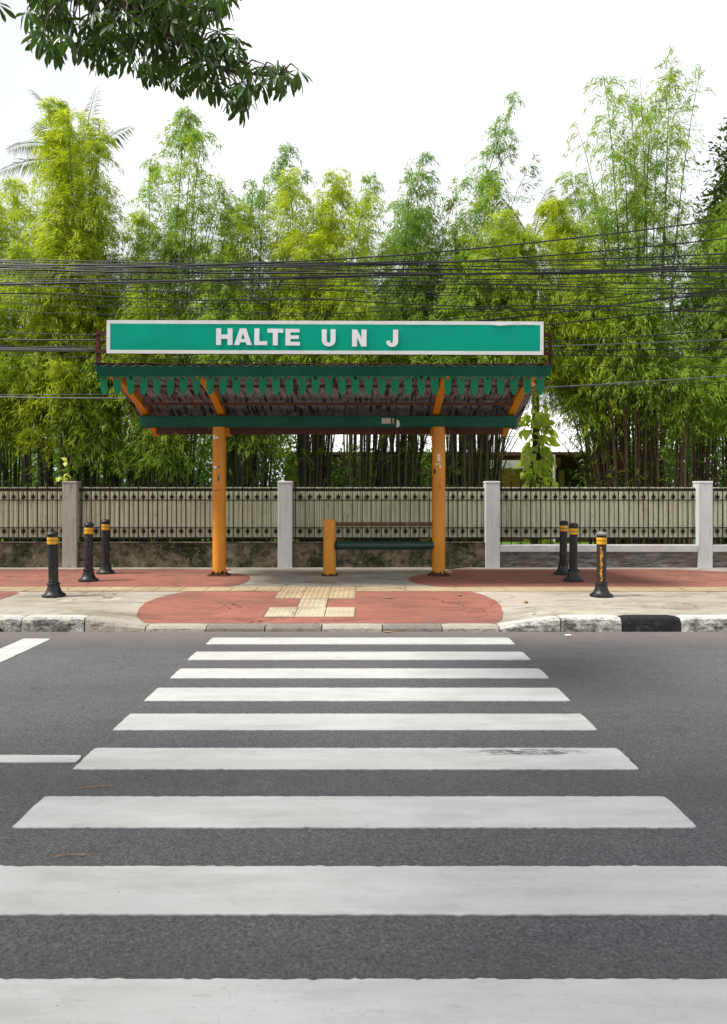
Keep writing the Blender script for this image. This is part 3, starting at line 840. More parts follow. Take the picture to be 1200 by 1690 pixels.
# neck flares into the board, rounded gaps between, a hole above the leaf
outer = [(-hp, .02), (-hp, -.025)] + arc(-hp, -.072, .040, math.pi / 2, -.30, 6) + [(-.050, -.10), (-.056, -.14), (-.055, -.19), (-.045, -.24), (-.026, -.285), (-.010, -.302), (.010, -.302),
        (.026, -.285), (.045, -.24), (.055, -.19), (.056, -.14), (.050, -.10)] + arc(hp, -.072, .040, math.pi + .30, math.pi / 2, 6) + [(hp, -.025), (hp, .02)]
hole = arc(0, -.050, .028, 0, 2 * math.pi, 12)[:-1]
me_p = fill2d('pendant', [outer, hole], .006); me_p.materials.append(MAT['green_pend'])
for k in range(34):
    o = local('pendant', me_p, None, fascia, (X(171.7, 10.69) + k * pitch, 10.694, zp), (random.gauss(0, .012), 0, 0))
for pxx, w_ in ((1075 / 3 + 520, .05),):
    mb = MB(); mb.prism([(0, 0), (.05, .02), (.08, -.02), (.05, -.06), (.01, -.05)], 'y', 0, .002)
    o = mb.build('paper_scrap', MAT['peel'], shelter); o.location = Vector((X(876, 10.67), 10.672, Z(632, 10.67))) - shelter.location

# paper scraps and stickers left on the beam
for (p0, p1, q0, q1) in ((630, 645, 690, 699), (648, 650, 690, 699)):
    mb = MB(); d = COLD - .134; mb.box(X(p0, d), X(p1, d), d - .002, d + .002, Z(q1, d), Z(q0, d)); mb.build('paper_scrap', MAT['paper'], shelter)
mb = MB(); d = COLD - .134; mb.prism([(X(654, d), Z(706, d)), (X(660, d), Z(703, d)), (X(659, d), Z(695, d)), (X(655, d), Z(692, d))], 'y', d - .004, d - .001); mb.build('paper_scrap', MAT['torn'], shelter)
def sticker(cx_, px, y0, y1, wpx, mat, rad=.1145):
    d = COLD - .1; a0 = math.asin(max(-.98, min(.98, ((px - wpx / 2) - (CX + cx_ * FPX / d)) * d / FPX / rad))); a1 = math.asin(max(-.98, min(.98, ((px + wpx / 2) - (CX + cx_ * FPX / d)) * d / FPX / rad)))
    mb = MB(); vs = []
    for i in range(5):
        a = a0 + (a1 - a0) * i / 4
        for y_ in (y1, y0): vs.append((cx_ + rad * math.sin(a), COLD - rad * math.cos(a), Z(y_, d)))
    mb.add(vs, [(2 * i, 2 * i + 2, 2 * i + 3, 2 * i + 1) for i in range(4)], True); return mb
for args in ((CR, 724, 749, 753.5, 5, MAT['torn']), (CR, 724, 754.5, 761, 5, MAT['torn']), (CR, 721, 765, 767, 4, MAT['torn']), (CR, 725, 764, 766, 2, MAT['torn']), (CR, 726.5, 767, 773, 2.4, MAT['torn']),
             (CR, 717.5, 774, 782, 3, MAT['ink']), (CR, 726, 800, 807, 1, MAT['ink']), (CR, 714.5, 788, 791, 2, MAT['ink']), (CL, 353.5, 718, 725, 4, MAT['torn']), (CL, 358, 720, 724, 3, MAT['torn']),
             (CL, 355, 769, 773, 5, MAT['torn']), (CL, 361, 769.5, 772.5, 5, MAT['cap_worn']), (CL, 361, 783, 794, 3, MAT['cap_worn']), (CL, 357, 808.5, 810, 5, MAT['ink']), (CL, 364, 808, 809, 4, MAT['ink'])):
    sticker(*args).build('sticker', args[-1], shelter)
mb = MB(); d = COLD - .112; c0 = at(548.5, 867, d)
mb.prism([(c0.x, c0.z - .034), (c0.x + .034, c0.z), (c0.x, c0.z + .034), (c0.x - .034, c0.z)], 'y', d - .006, d - .001); mb.build('sticker', MAT['band'], shelter)

# sign board on its bracket frame
SD = 10.74
tilt = R(.2)
sxa, sxb = X(176, SD), X(897, SD); sza, szb = Z(584.5, SD), Z(529.5, SD)
sign = empty('station_sign', ((sxa + sxb) / 2, SD, sza), 'long green bus stop name board with white border above the shelter roof', 'sign')
sign.rotation_euler = (0, tilt, 0)
HWd = (sxb - sxa) / 2; HH = szb - sza
def spart(name, me_or_mb, mat, loc=(0, 0, 0), parent=None):
    me = me_or_mb.mesh(name) if isinstance(me_or_mb, MB) else me_or_mb
    return local(name, me, mat, parent or sign, loc)
mb = MB(); mb.box(-HWd, HWd, .002, .06, 0, HH); spart('backing', mb, MAT['brown'])
bw = .052
# border: four strips, slightly uneven
for (x0, x1, z0, z1) in ((-HWd, HWd, 0, bw), (-HWd, HWd, HH - bw, HH), (-HWd, -HWd + bw, bw, HH - bw), (HWd - bw, HWd, bw, HH - bw)):
    mb = MB(); mb.box(x0, x1, -.004, .002, z0, z1); spart('border_strip', mb, MAT['sign_white'])
# green panel, gently buckled
nx, nz = 60, 6; vs = []
for j in range(nz + 1):
    for i in range(nx + 1):
        x = -HWd + bw + (2 * HWd - 2 * bw) * i / nx; z = bw + (HH - 2 * bw) * j / nz
        e = .006 * math.sin(x * 2.3 + 1) * math.sin(z * 5) + .012 * math.exp(-((x - .55) / .18) ** 2 - ((z - HH) / .2) ** 2) + .008 * math.exp(-((x - 1.7) / .12) ** 2) * (z / HH)
        vs.append((x, -.0022 - e * .6, z))
mb = MB(); mb.add(vs, [(j * (nx + 1) + i, j * (nx + 1) + i + 1, (j + 1) * (nx + 1) + i + 1, (j + 1) * (nx + 1) + i) for j in range(nz) for i in range(nx)], True)
spart('sign_face', mb, MAT['sign'])
# torn white edge at upper right
rr = random.Random(4)
def px_s(p): return X(p, SD) - (sxa + sxb) / 2
def pz_s(p): return Z(p, SD) - sza
tp = [(px_s(808), pz_s(530.5))] + [(px_s(p), pz_s(q)) for p, q in ((808, 535.3), (825, 536.8), (840, 535.5), (850, 532.8), (854, 531.2), (858, 533.5), (861, 535), (866, 534.2), (872, 535.5), (878, 534.4), (880, 532.5), (880, 530.5))]
mb = MB(); mb.prism(tp, 'y', -.014, -.0125); spart('torn_edge', mb, MAT['torn'])

# lettering: drawn outlines, heavy grotesque
def box_(x0, y0, x1, y1): return [(x0, y0), (x1, y0), (x1, y1), (x0, y1)]
st = .30
def L_H(w): return [[(0, 0), (st, 0), (st, .37), (w - st, .37), (w - st, 0), (w, 0), (w, 1), (w - st, 1), (w - st, .63), (st, .63), (st, 1), (0, 1)]]
def L_A(w): return [[(0, 0), (.31, 0), (.37, .165), (w - .37, .165), (w - .31, 0), (w, 0), (w / 2 + .19, 1), (w / 2 - .19, 1)], [(w / 2 - .11, .37), (w / 2, .72), (w / 2 + .11, .37)]]
def L_L(w): return [[(0, 0), (w, 0), (w, .24), (st, .24), (st, 1), (0, 1)]]
def L_T(w): return [[(w / 2 - st / 2, 0), (w / 2 + st / 2, 0), (w / 2 + st / 2, .755), (w, .755), (w, 1), (0, 1), (0, .755), (w / 2 - st / 2, .755)]]
def L_E(w): return [[(0, 0), (w, 0), (w, .225), (st, .225), (st, .40), (w * .93, .40), (w * .93, .61), (st, .61), (st, .785), (w * .98, .785), (w * .98, 1), (0, 1)]]
def L_U(w):
    o = [(0, 1)] + [(w / 2 + w / 2 * math.cos(a), .40 - .42 * math.sin(a - math.pi)) if False else (w / 2 - w / 2 * math.cos(a), .38 - .40 * math.sin(a)) for a in spread(0, math.pi, 14)] + [(w, 1), (w - st, 1)]
    i = [(w / 2 + (w / 2 - st) * math.cos(a), .36 - .16 * math.sin(a)) for a in spread(0, math.pi, 10)] + [(st, 1)]
    return [o + i]
def L_N(w): return [[(0, 0), (st, 0), (st, .52), (w - st, 0), (w, 0), (w, 1), (w - st, 1), (w - st, .48), (st, 1), (0, 1)]]
def L_J(w):
    i0, i1 = .235, w - st; cxj, rxj = (i0 + i1) / 2, (i1 - i0) / 2
    o = [(w, 1), (w - st, 1)] + [(cxj + rxj * math.cos(a), .34 - .13 * math.sin(a)) for a in spread(0, math.pi, 8)] + [(i0, .37), (0, .33)]
    i = [(w / 2 - w / 2 * math.cos(a), .30 - .315 * math.sin(a)) for a in spread(.1, math.pi, 14)]
    return [o + i]
caps = ((L_H, 357, 384, 542.8, 570.3), (L_A, 386.6, 416, 542.8, 570.3), (L_L, 420, 441.2, 542.8, 570.3), (L_T, 441.6, 467.6, 543, 570.5), (L_E, 471.2, 495, 543.2, 570.8),
        (L_U, 531, 554, 543.8, 571.6), (L_N, 581, 605, 544, 572), (L_J, 637.3, 657, 544, 572.2))
for fn, p0, p1, q0, q1 in caps:
    h_ = (q1 - q0) * SD / FPX; w_ = (p1 - p0) * SD / FPX
    loops = [[(a * h_, b * h_) for a, b in lp] for lp in fn(w_ / h_)]
    me = fill2d('letter', loops, .003)
    spart('letter', me, MAT['letter'], (px_s(p0), -.0135, pz_s(q1)))
# rusty end brackets standing on the roof
for sgn, p0, p1 in ((-1, 159, 168), (1, 903, 912)):
    x0, x1 = X(p0, SD + .14) - (sxa + sxb) / 2, X(p1, SD + .14) - (sxa + sxb) / 2
    mb = MB(); zl = Z(602, SD + .1) - sza; zh = Z(548, SD + .1) - sza
    mb.box(x0 + .01, x1 - .02, .10, .15, zl - .05, zh); mb.box(min(x0 + .01, -sgn * 0 + (sgn * HWd)), max(x1 - .02, sgn * HWd), .065, .098, zh - .05, zh)
    mb.box(min(x0 + .01, sgn * HWd), max(x1 - .02, sgn * HWd), .065, .098, .02, .06)
    if sgn > 0:
        for q in range(4): mb.tube([(x0 - .02 + q * .012, .09, zh - .1 + q * .02), (x0 + .02 + .03 * math.sin(q), .08, (zl + zh) / 2), (x0 + q * .02, .09, zl)], .005, 5)
    spart('end_bracket', mb, MAT['rust'])
for xx in (-2.2, 0., 2.2):
    mb = MB(); mb.box(xx - .02, xx + .02, .062, .10, .02, HH - .03); spart('rear_stiffener', mb, MAT['rust'])

# ------------------------------------------------------------------ bollards
def bollard(loc, h, lean, label, worn=False):
    r_ = empty('bollard', loc, label, 'bollard', 'black pavement bollards')
    r_.rotation_euler = lean; s = h / .92; r_.scale = (1, 1, s)
    prof = [(.152, 0), (.155, .012), (.150, .030), (.128, .042), (.108, .062), (.092, .098), (.082, .135), (.078, .165), (.086, .172), (.087, .186), (.078, .193)]
    mb = MB(); mb.lathe(prof, n=28); local('base', mb.mesh('base'), MAT['bollard'], r_)
    mb = MB(); mb.lathe([(.064, .190), (.063, .72)], n=24); local('shaft', mb.mesh('shaft'), MAT['bollard_worn'] if worn else MAT['bollard'], r_)
    mb = MB(); mb.lathe([(.0665, .722), (.0665, .862)], n=24); hd = local('collar', mb.mesh('collar'), MAT['bollard'], r_)
    for z0 in (.738, .790):
        mb = MB(); mb.lathe([(.068, z0), (.0695, z0 + .004), (.0695, z0 + .040), (.068, z0 + .044)], n=24); local('yellow_band', mb.mesh('yellow_band'), MAT['band'], r_)
    mb = MB(); mb.lathe([(.066, .862), (.078, .868), (.079, .886), (.070, .895), (.050, .913), (.02, .921), (.004, .922)], n=24); local('cap', mb.mesh('cap'), MAT['cap_worn'] if worn else MAT['bollard'], r_)
    if worn:                                      # yellow paint showing where the black has peeled
        rr = random.Random(9); nn = 26; vs = []; fs = []
        for i in range(nn + 1):
            z = .22 + .49 * i / nn; c_ = -math.pi / 2 - .35 + .10 * math.sin(i * .7); w = .26 + rr.uniform(-.14, .10) - (.12 if i in (0, nn) else 0)
            for a in spread(c_ - w, c_ + w, 5): vs.append((.0646 * math.cos(a), .0646 * math.sin(a), z))
        for i in range(nn):
            for k in range(4):
                if rr.random() < .84: fs.append((i * 5 + k, i * 5 + k + 1, i * 5 + 6 + k, i * 5 + 5 + k))
        mb = MB(); mb.add(vs, fs, True); local('peeled_patch', mb.mesh('peeled_patch'), MAT['peel'], r_)
    return r_
for px, py, top, lean, lab, worn in (
        (89, 984.5, 876.5, (R(.4), R(-1.2), 0), 'black bollard with yellow bands on pale concrete, nearest the kerb on the left', False),
        (146, 959.5, 862, (R(-.5), R(.9), R(50)), 'black bollard on red paving, middle of the three left of the shelter', False),
        (174.5, 947, 856.5, (0, R(-1.6), R(110)), 'black bollard on red paving, closest to the mossy wall left of the shelter', False),
        (992.5, 984.5, 877, (0, R(.3), 0), 'brown worn bollard with peeled yellow streak, nearest the kerb on the right', True),
        (946, 959.5, 863, (R(.3), R(-.7), R(200)), 'black bollard on red paving, middle of the three right of the shelter', False),
        (929, 948.5, 859, (0, R(1.3), R(20)), 'black bollard closest to the white-topped wall right of the shelter', False)):
    d = (CAMH - SW) * FPX / (py - HY); z = SW + (.005 if d > 10.8 else .001)
    bollard((X(px, d), d, z), Z(top, d) - z, lean, lab, worn)

# ------------------------------------------------------------------ foliage helpers
def leafmesh(name, P, D, N, L, W, tone, droop=.12):
    n = len(P)
    Sd = np.cross(D, N); Sd /= (np.linalg.norm(Sd, axis=1, keepdims=True) + 1e-9)
    v = np.empty((n, 4, 3), np.float32)
    v[:, 0] = P
    v[:, 1] = P + D * (L * .42)[:, None] + Sd * (W * .5)[:, None]
    v[:, 2] = P + D * L[:, None]; v[:, 2, 2] -= L * droop
    v[:, 3] = P + D * (L * .42)[:, None] - Sd * (W * .5)[:, None]
    me = bpy.data.meshes.new(name)
    me.vertices.add(n * 4); me.vertices.foreach_set('co', v.reshape(-1))
    me.loops.add(n * 4); me.loops.foreach_set('vertex_index', np.arange(n * 4, dtype=np.int32))
    me.polygons.add(n); me.polygons.foreach_set('loop_start', np.arange(0, n * 4, 4, dtype=np.int32))
    me.polygons.foreach_set('loop_total', np.full(n, 4, np.int32))
    at_ = me.attributes.new('tone', 'FLOAT', 'POINT'); at_.data.foreach_set('value', np.repeat(np.clip(tone, 0, 1), 4).astype(np.float32))
    me.update(); me.validate()
    return me

def unit(a): return a / (np.linalg.norm(a, axis=-1, keepdims=True) + 1e-9)

def bamboo(label, bpx, tpx, d, top_py, ncul, mat, dens=1., radius=1., zlow=2.9, fmin=.6, culm='culm', base_r=.34, leaf=.135, lowfull=1.0, tips=1.0, spreadtop=.55):
    """clump of culms leaning from bpx to tpx, its tallest tip at photo row top_py"""
    H = Z(top_py, d) - .09
    bx, tx = X(bpx, d), X(tpx, d)
    root = empty('bamboo_clump', (bx, d, .09), label, 'bamboo', 'bamboo clumps behind the fence')
    mb = MB(); Ps = []; Ds = []; Ts = []; Ls = []; LP = []; LD = []
    for c in range(int(ncul * 1.3)):
        an = rng.uniform(0, 2 * np.pi); rr = base_r * math.sqrt(rng.uniform(0, 1))
        b0 = np.array([bx + rr * math.cos(an), d + rr * math.sin(an), .05])
        f = 1.0 if c == 0 else rng.uniform(fmin, .98) if c < ncul else rng.uniform(.42, .56)
        h = H * f
        out = np.array([math.cos(an), math.sin(an)]) * spreadtop * rng.uniform(.3, 1.2) * (0.25 if c == 0 else 1.0)
        lean = np.array([(tx - bx), 0.]) * rng.uniform(.8, 1.15) + out * h / 8.
        ts = np.linspace(0, 1, 11)
        pts = np.stack([b0[0] + lean[0] * ts ** 2.6, b0[1] + lean[1] * ts ** 2.0, b0[2] + h * (ts - .035 * ts ** 5)], 1)
        mb.tube(pts, list(np.interp(ts, [0, .5, 1], [.026, .019, .004])), 5)
        # branches at the nodes
        nlow = rng.integers(2, 6)                       # thin twigs with a few leaves down on the bare culms
        if zlow > 1.2 and H > 3.5:
            zl = rng.uniform(.9, zlow, nlow); tl = zl / h; ok_ = tl < .9; zl, tl = zl[ok_], tl[ok_]; az = rng.uniform(0, 2 * np.pi, len(tl)); Ll = rng.uniform(.15, .55, len(tl))
            bl = np.stack([np.interp(tl, ts, pts[:, k]) for k in range(3)], 1)
            for q in range(len(tl)):
                e = bl[q] + np.array([math.cos(az[q]) * Ll[q], math.sin(az[q]) * Ll[q], Ll[q] * rng.uniform(-.4, .5)]); mb.tube([bl[q], (bl[q] + e) / 2 + np.array([0, 0, .05]), e], [.006, .004, .002], 3, False)
                nq = int(rng.integers(4, 14)); f_ = rng.uniform(.3, 1.05, (nq, 1)); LP.append(bl[q] + (e - bl[q]) * f_ + rng.normal(0, .03, (nq, 3))); LD.append(unit(np.array([math.cos(az[q]), math.sin(az[q]), -.5]) + rng.normal(0, .5, (nq, 3))))
        if c >= ncul: continue
        low = min(.75, (zlow + .25) / h)
        nb = int((24 + 6 * h) * dens * (1 - low) / .72)
        t = low + (1 - low) * rng.uniform(0, 1, nb) ** .85
        keep = rng.uniform(0, 1, nb) < np.interp(t, [low, low + .12, .8, 1], [.55 * lowfull, lowfull, 1, tips]); t = t[keep]; nb = len(t)
        if nb == 0: continue
        if c == 0: t = np.concatenate([t, t, rng.uniform(.75, 1., nb // 2)]); nb = len(t)
        base = np.stack([np.interp(t, ts, pts[:, k]) for k in range(3)], 1)
        az = rng.uniform(0, 2 * np.pi, nb)
        Lb = radius * np.interp(t, [0, .35, .75, 1.0], [1.0, 1.30, 1.02, .28]) * rng.uniform(.45, 1.15, nb)
        up = np.interp(t, [0, .5, 1], [.35, .60, 1.1]) * rng.uniform(.5, 1.4, nb)
        tone_b = np.clip(rng.normal(.42, .22, nb) + .30 * (t - .5), 0, 1)
        npt = 6
        for k in range(npt):
            s = (k + rng.uniform(.2, 1., nb)) / npt
            hx = Lb * s
            pz = base[:, 2] + Lb * (up * s - (.55 + .55 * up) * s * s * 1.05)
            p = np.stack([base[:, 0] + np.cos(az) * hx, base[:, 1] + np.sin(az) * hx, pz], 1)
            slope = up - 2 * (.55 + .55 * up) * s * 1.05
            bd = unit(np.stack([np.cos(az), np.sin(az), slope], 1))
            nl = 6
            for q in range(nl):
                jit = rng.normal(0, .52, (nb, 3)); jit[:, 2] -= .25
                dd = unit(bd + jit)
                Ps.append(p + rng.normal(0, .035, (nb, 3))); Ds.append(dd); Ts.append(tone_b + rng.normal(0, .12, nb))
                Ls.append(leaf * rng.uniform(.6, 1.25, nb))
    tag(mb.build('culm_bundle', MAT[culm], root), kind='stuff')
    P = np.concatenate(Ps); D = np.concatenate(Ds); T = np.concatenate(Ts); L = np.concatenate(Ls)
    ok = P[:, 2] > zlow - .45 + .5 * np.sin(P[:, 0] * 3.1 + d) * np.sin(P[:, 0] * 1.3 + 2) + rng.normal(0, .22, len(P))
    ok &= P[:, 2] > .3
    P, D, T, L = P[ok], D[ok], T[ok], L[ok]
    if LP:
        LP = np.concatenate(LP); LD = np.concatenate(LD); n_ = len(LP)
        P = np.concatenate([P, LP]); D = np.concatenate([D, LD]); T = np.concatenate([T, rng.uniform(0, .6, n_)]); L = np.concatenate([L, leaf * rng.uniform(.5, 1.1, n_)])
    N = unit(rng.normal(0, .6, P.shape) + np.array([0, 0, 1.]))
    me = leafmesh('foliage', P, D, N, L, L * rng.uniform(.10, .16, len(L)), T)
    tag(link('foliage', me, MAT[mat], root), kind='stuff')
    return len(P)

NLEAF = 0
B = [  # label, base px, top px, depth, top row, culms, leaf tone, options
    ('yellow-green bamboo clump cut by the left edge of the photo', -55, -60, 15.3, 290, 15, 'leaf_bright', dict(zlow=2.6, radius=1.25, spreadtop=.8)),
    ('olive bamboo clump growing between the left frame edge and the tallest yellow plume', 20, 12, 16.0, 265, 18, 'leaf_yellow', dict(zlow=2.6, radius=1.25, spreadtop=.8)),
    ('bright yellow-green bamboo plume in front of the left palm', 135, 118, 15.4, 138, 25, 'leaf_yellow', dict(dens=1.5, radius=.88, zlow=3., fmin=.58, spreadtop=.34)),
    ('mid-green bamboo clump between the yellow plume and the tall airy one', 205, 210, 16.3, 330, 17, 'leaf_bright', dict(zlow=2.8, radius=1.25, spreadtop=.8)),
    ('tall airy mid-green bamboo plume above the left end of the sign', 300, 335, 16.0, 165, 17, 'leaf_mid', dict(dens=.9, radius=1.1, fmin=.64, spreadtop=.6)),
    ('thin pale bamboo spire behind the overhead leaves', 250, 262, 17.8, 235, 5, 'leaf_mid', dict(dens=.5, radius=.7)),
    ('airy dark bamboo plume above the letters of the sign', 425, 462, 16.6, 215, 12, 'leaf_dark', dict(dens=.85)),
    ('bright yellow-green bamboo plume above the middle of the sign', 520, 545, 15.6, 250, 20, 'leaf_yellow', dict(dens=1.35, fmin=.68, zlow=3.2)),
    ('sparse bamboo clump between the two middle plumes', 615, 640, 17.0, 265, 8, 'leaf_mid', dict(dens=.6, radius=.8, zlow=3.2)),
    ('dense dark green bamboo above the right half of the sign', 665, 715, 16.0, 250, 18, 'leaf_dark', dict(dens=1.1, zlow=3.2)),
    ('mid-green bamboo with thick culms behind the right shelter column', 795, 795, 15.5, 335, 20, 'leaf_bright', dict(zlow=3.2)),
    ('sparse bamboo spire rising left of the palm crown', 745, 855, 17.2, 135, 6, 'leaf_dark', dict(dens=.62, radius=.85, zlow=3.6, spreadtop=.4)),
    ('yellowish bamboo leaning over the white-roofed house', 1000, 915, 15.9, 325, 18, 'leaf_yellow', dict(zlow=3.2, culm='culm_brown', dens=1.15)),
    ('sparse tall bamboo plume left of the tallest spire', 1035, 1000, 15.8, 110, 13, 'leaf_mid', dict(dens=.62, radius=1.05, zlow=3.2, fmin=.66, spreadtop=.5)),
    ('tallest thin bamboo spire at the upper right', 1075, 1092, 16.3, 72, 12, 'leaf_mid', dict(dens=.55, radius=1., zlow=3.2, culm='culm_brown', fmin=.66, spreadtop=.5)),
    ('dense green bamboo with brown culms right of the house', 1050, 1045, 15.2, 440, 18, 'leaf_mid', dict(zlow=3.0, culm='culm_brown', dens=1.1)),
    ('dark bamboo clump behind the rightmost fence post', 1150, 1160, 15.6, 330, 15, 'leaf_mid', dict(zlow=2.9, culm='culm_brown')),
    ('bamboo clump cut by the right edge of the photo', 1225, 1225, 15.4, 290, 15, 'leaf_mid', dict(zlow=2.8, culm='culm_brown')),
    ('low bright bushy bamboo beside the left end of the roof', 95, 90, 14.75, 555, 16, 'leaf_yellow', dict(radius=.85, zlow=2.6, dens=1.5)),
    ('low dusty olive bamboo behind the left shelter column', 265, 285, 14.8, 600, 13, 'leaf_mid', dict(radius=.8, zlow=1.6, dens=1.15)),
    ('low bright bushy bamboo hanging at the left frame edge', -25, -25, 14.8, 560, 12, 'leaf_bright', dict(radius=.85, zlow=2.4, dens=1.4)),
    ('low leafy bamboo behind the left fence post and its yellow leaves', 165, 165, 14.9, 590, 9, 'leaf_mid', dict(radius=.75, zlow=1.7, dens=1.0)),
    ('dark culm clump seen under the shelter roof between the columns', 515, 515, 15.6, 470, 24, 'leaf_mid', dict(zlow=3.1, base_r=.30)),
    ('dark culm clump seen just left of the right shelter column', 660, 660, 15.4, 480, 26, 'leaf_mid', dict(zlow=3.1, base_r=.36)),
    ('leafy bamboo just right of the left shelter column', 410, 415, 15.2, 500, 16, 'leaf_mid', dict(zlow=2.1, radius=.9)),
    ('low bamboo mass drooping right of the shelter roof', 1015, 985, 15.0, 520, 12, 'leaf_mid', dict(zlow=3.2, radius=.9, dens=1.3, culm='culm_brown')),
    ('low bamboo mass drooping over the rightmost fence panel', 1110, 1110, 14.8, 530, 14, 'leaf_mid', dict(zlow=2.8, radius=.9, dens=1.3, culm='culm_brown')),
    ('bushy mid-height bamboo filling the gap under the yellow plume', 60, 55, 15.0, 400, 14, 'leaf_bright', dict(zlow=3.0, dens=1.2)),
    ('bushy mid-height bamboo between the left plumes just above the sign corner', 235, 235, 15.2, 420, 14, 'leaf_bright', dict(zlow=2.8, dens=1.2)),
    ('bushy mid-height bamboo behind the first letters of the sign', 375, 380, 15.3, 410, 14, 'leaf_mid', dict(zlow=2.9, dens=1.2)),
    ('bushy mid-height bamboo behind the middle letters of the sign', 590, 600, 15.1, 420, 14, 'leaf_bright', dict(zlow=3.2, dens=1.2)),
    ('bushy mid-height bamboo behind the right half of the sign', 755, 740, 15.2, 405, 14, 'leaf_mid', dict(zlow=3.2, dens=1.2)),
    ('bushy mid-height bamboo behind the right corner of the sign', 800, 878, 15.4, 372, 17, 'leaf_bright', dict(zlow=3.2, dens=1.35, fmin=.74)),
    ('bushy mid-height bamboo right of the sign under the crossing cables', 1005, 955, 15.2, 425, 14, 'leaf_bright', dict(zlow=3.4, dens=1.2, culm='culm_brown')),
    ('arching bamboo whose foliage hangs just above the white roof', 1015, 925, 15.6, 470, 15, 'leaf_bright', dict(zlow=3.35, dens=1.3, culm='culm_brown')),
    ('airy bamboo filling the sky gap left of the tallest spires', 1010, 960, 16.6, 270, 10, 'leaf_mid', dict(zlow=3.6, dens=.9, culm='culm_brown')),
    ('airy bamboo filling the sky gap between the two middle plumes', 620, 660, 16.4, 330, 15, 'leaf_mid', dict(zlow=3.4, dens=1., radius=1.3, spreadtop=.8)),
    ('airy bamboo between the tall airy plume and the middle plume', 400, 415, 16.2, 320, 15, 'leaf_bright', dict(zlow=3.2, dens=1., radius=1.3, spreadtop=.8)),
    ('airy bamboo between the dark plume and the thin leaning spire', 765, 790, 16.4, 270, 11, 'leaf_mid', dict(zlow=3.4, dens=.9)),
    ('low dark bamboo at the right frame edge', 1200, 1195, 14.9, 520, 12, 'leaf_mid', dict(zlow=2.7, radius=.85, dens=1.2, culm='culm_brown')),
]
for lab, b_, t_, d_, top_, n_, mt_, kw in B:
    NLEAF += bamboo(lab, b_, t_, d_, top_, n_, mt_, **kw)
print('bamboo leaves', NLEAF)

def bush(name, label, cat, px, d, z0, rx, ry, rz, n, mat, leaf, group=None, stems=6, wl=.45, parts=('foliage', 'stem_cluster')):
    x = X(px, d)
    root = empty(name, (x, d, .09), label, cat, group)
    mb = MB()
    for k in range(stems):
        a = rng.uniform(0, 6.28); mb.tube([(x + .05 * math.cos(a), d + .05 * math.sin(a), .05), (x + rx * .3 * math.cos(a), d + ry * .3 * math.sin(a), z0), (x + rx * .55 * math.cos(a), d + ry * .55 * math.sin(a), z0 + rz * .6)], [.03, .02, .008], 5)
    tag(mb.build(parts[1], MAT['bark'], root), kind='stuff')
    nc = max(6, n // 45)
    cc = unit(rng.normal(0, 1, (nc, 3))) * rng.uniform(.35, 1., (nc, 1)) ** .6 * np.array([rx, ry, rz]) + np.array([x, d, z0])
    idx = rng.integers(0, nc, n)
    P = cc[idx] + rng.normal(0, .16 * (rx + rz) / 2 + .02, (n, 3))
    P[:, 2] = np.maximum(P[:, 2], .15)
    D = unit((P - np.array([x, d, z0])) + rng.normal(0, .8, (n, 3)) * rx); D[:, 2] -= .2; D = unit(D)
    N = unit(rng.normal(0, .6, (n, 3)) + np.array([0, 0, 1]))
    L = leaf * rng.uniform(.6, 1.2, n); tone = rng.uniform(0, 1, nc)[idx] * .6 + rng.uniform(0, .4, n)
    tag(link(parts[0], leafmesh(parts[0], P, D, N, L, L * wl, tone), MAT[mat], root), kind='stuff')
    return root

for i, (px, d, z0, rx, rz, n, leaf, lab) in enumerate((
        (-60, 20.5, 2.4, 2.0, 2.4, 5200, .20, 'tall dark thicket shrub at the far left behind the bamboo'),
        (130, 20.8, 2.5, 2.0, 2.4, 5200, .20, 'tall dark thicket shrub behind the leftmost fence post'),
        (300, 20.6, 2.4, 2.0, 2.4, 5200, .20, 'tall dark thicket shrub behind the left shelter column'),
        (430, 20.2, 2.2, 1.3, 2.0, 3000, .20, 'dark thicket shrub beside the hidden left end of the house'),
        (1080, 20.2, 2.4, 1.5, 2.3, 4600, .20, 'tall dark thicket shrub hiding the right end of the house'),
        (1230, 20.6, 2.5, 2.0, 2.4, 5200, .20, 'tall dark thicket shrub at the far right behind the bamboo'),
        (60, 18.5, 1.5, 1.5, 1.4, 4200, .16, 'dark shrub deep behind the bamboo at the left frame edge'),
        (200, 19.0, 1.6, 1.6, 1.5, 4200, .16, 'dark shrub deep behind the bamboo left of the shelter'),
        (285, 14.55, .95, .40, .42, 700, .12, 'small glossy broad-leaved shrub just left of the left shelter column'),
        (360, 18.8, 1.5, 1.5, 1.4, 3600, .16, 'green shrub deep behind the left shelter column'),
        (585, 17.8, 1.55, .85, .95, 1900, .15, 'pale green shrub seen under the roof between dark culm clumps'),
        (715, 18.2, 1.5, .7, 1.0, 1300, .15, 'green shrub seen just behind the right shelter column'),
        (1120, 19.5, 1.6, 1.8, 1.5, 4500, .16, 'dark shrub deep behind the bamboo at the right'),
        (1165, 16.2, 1.2, .5, .7, 900, .13, 'leafy shrub directly behind the rightmost fence post'))):
    bush('shrub', lab, 'shrub', px, d, z0, rx, rx * .8, rz, n, 'leaf_broad', leaf, 'shrubs behind the fence')

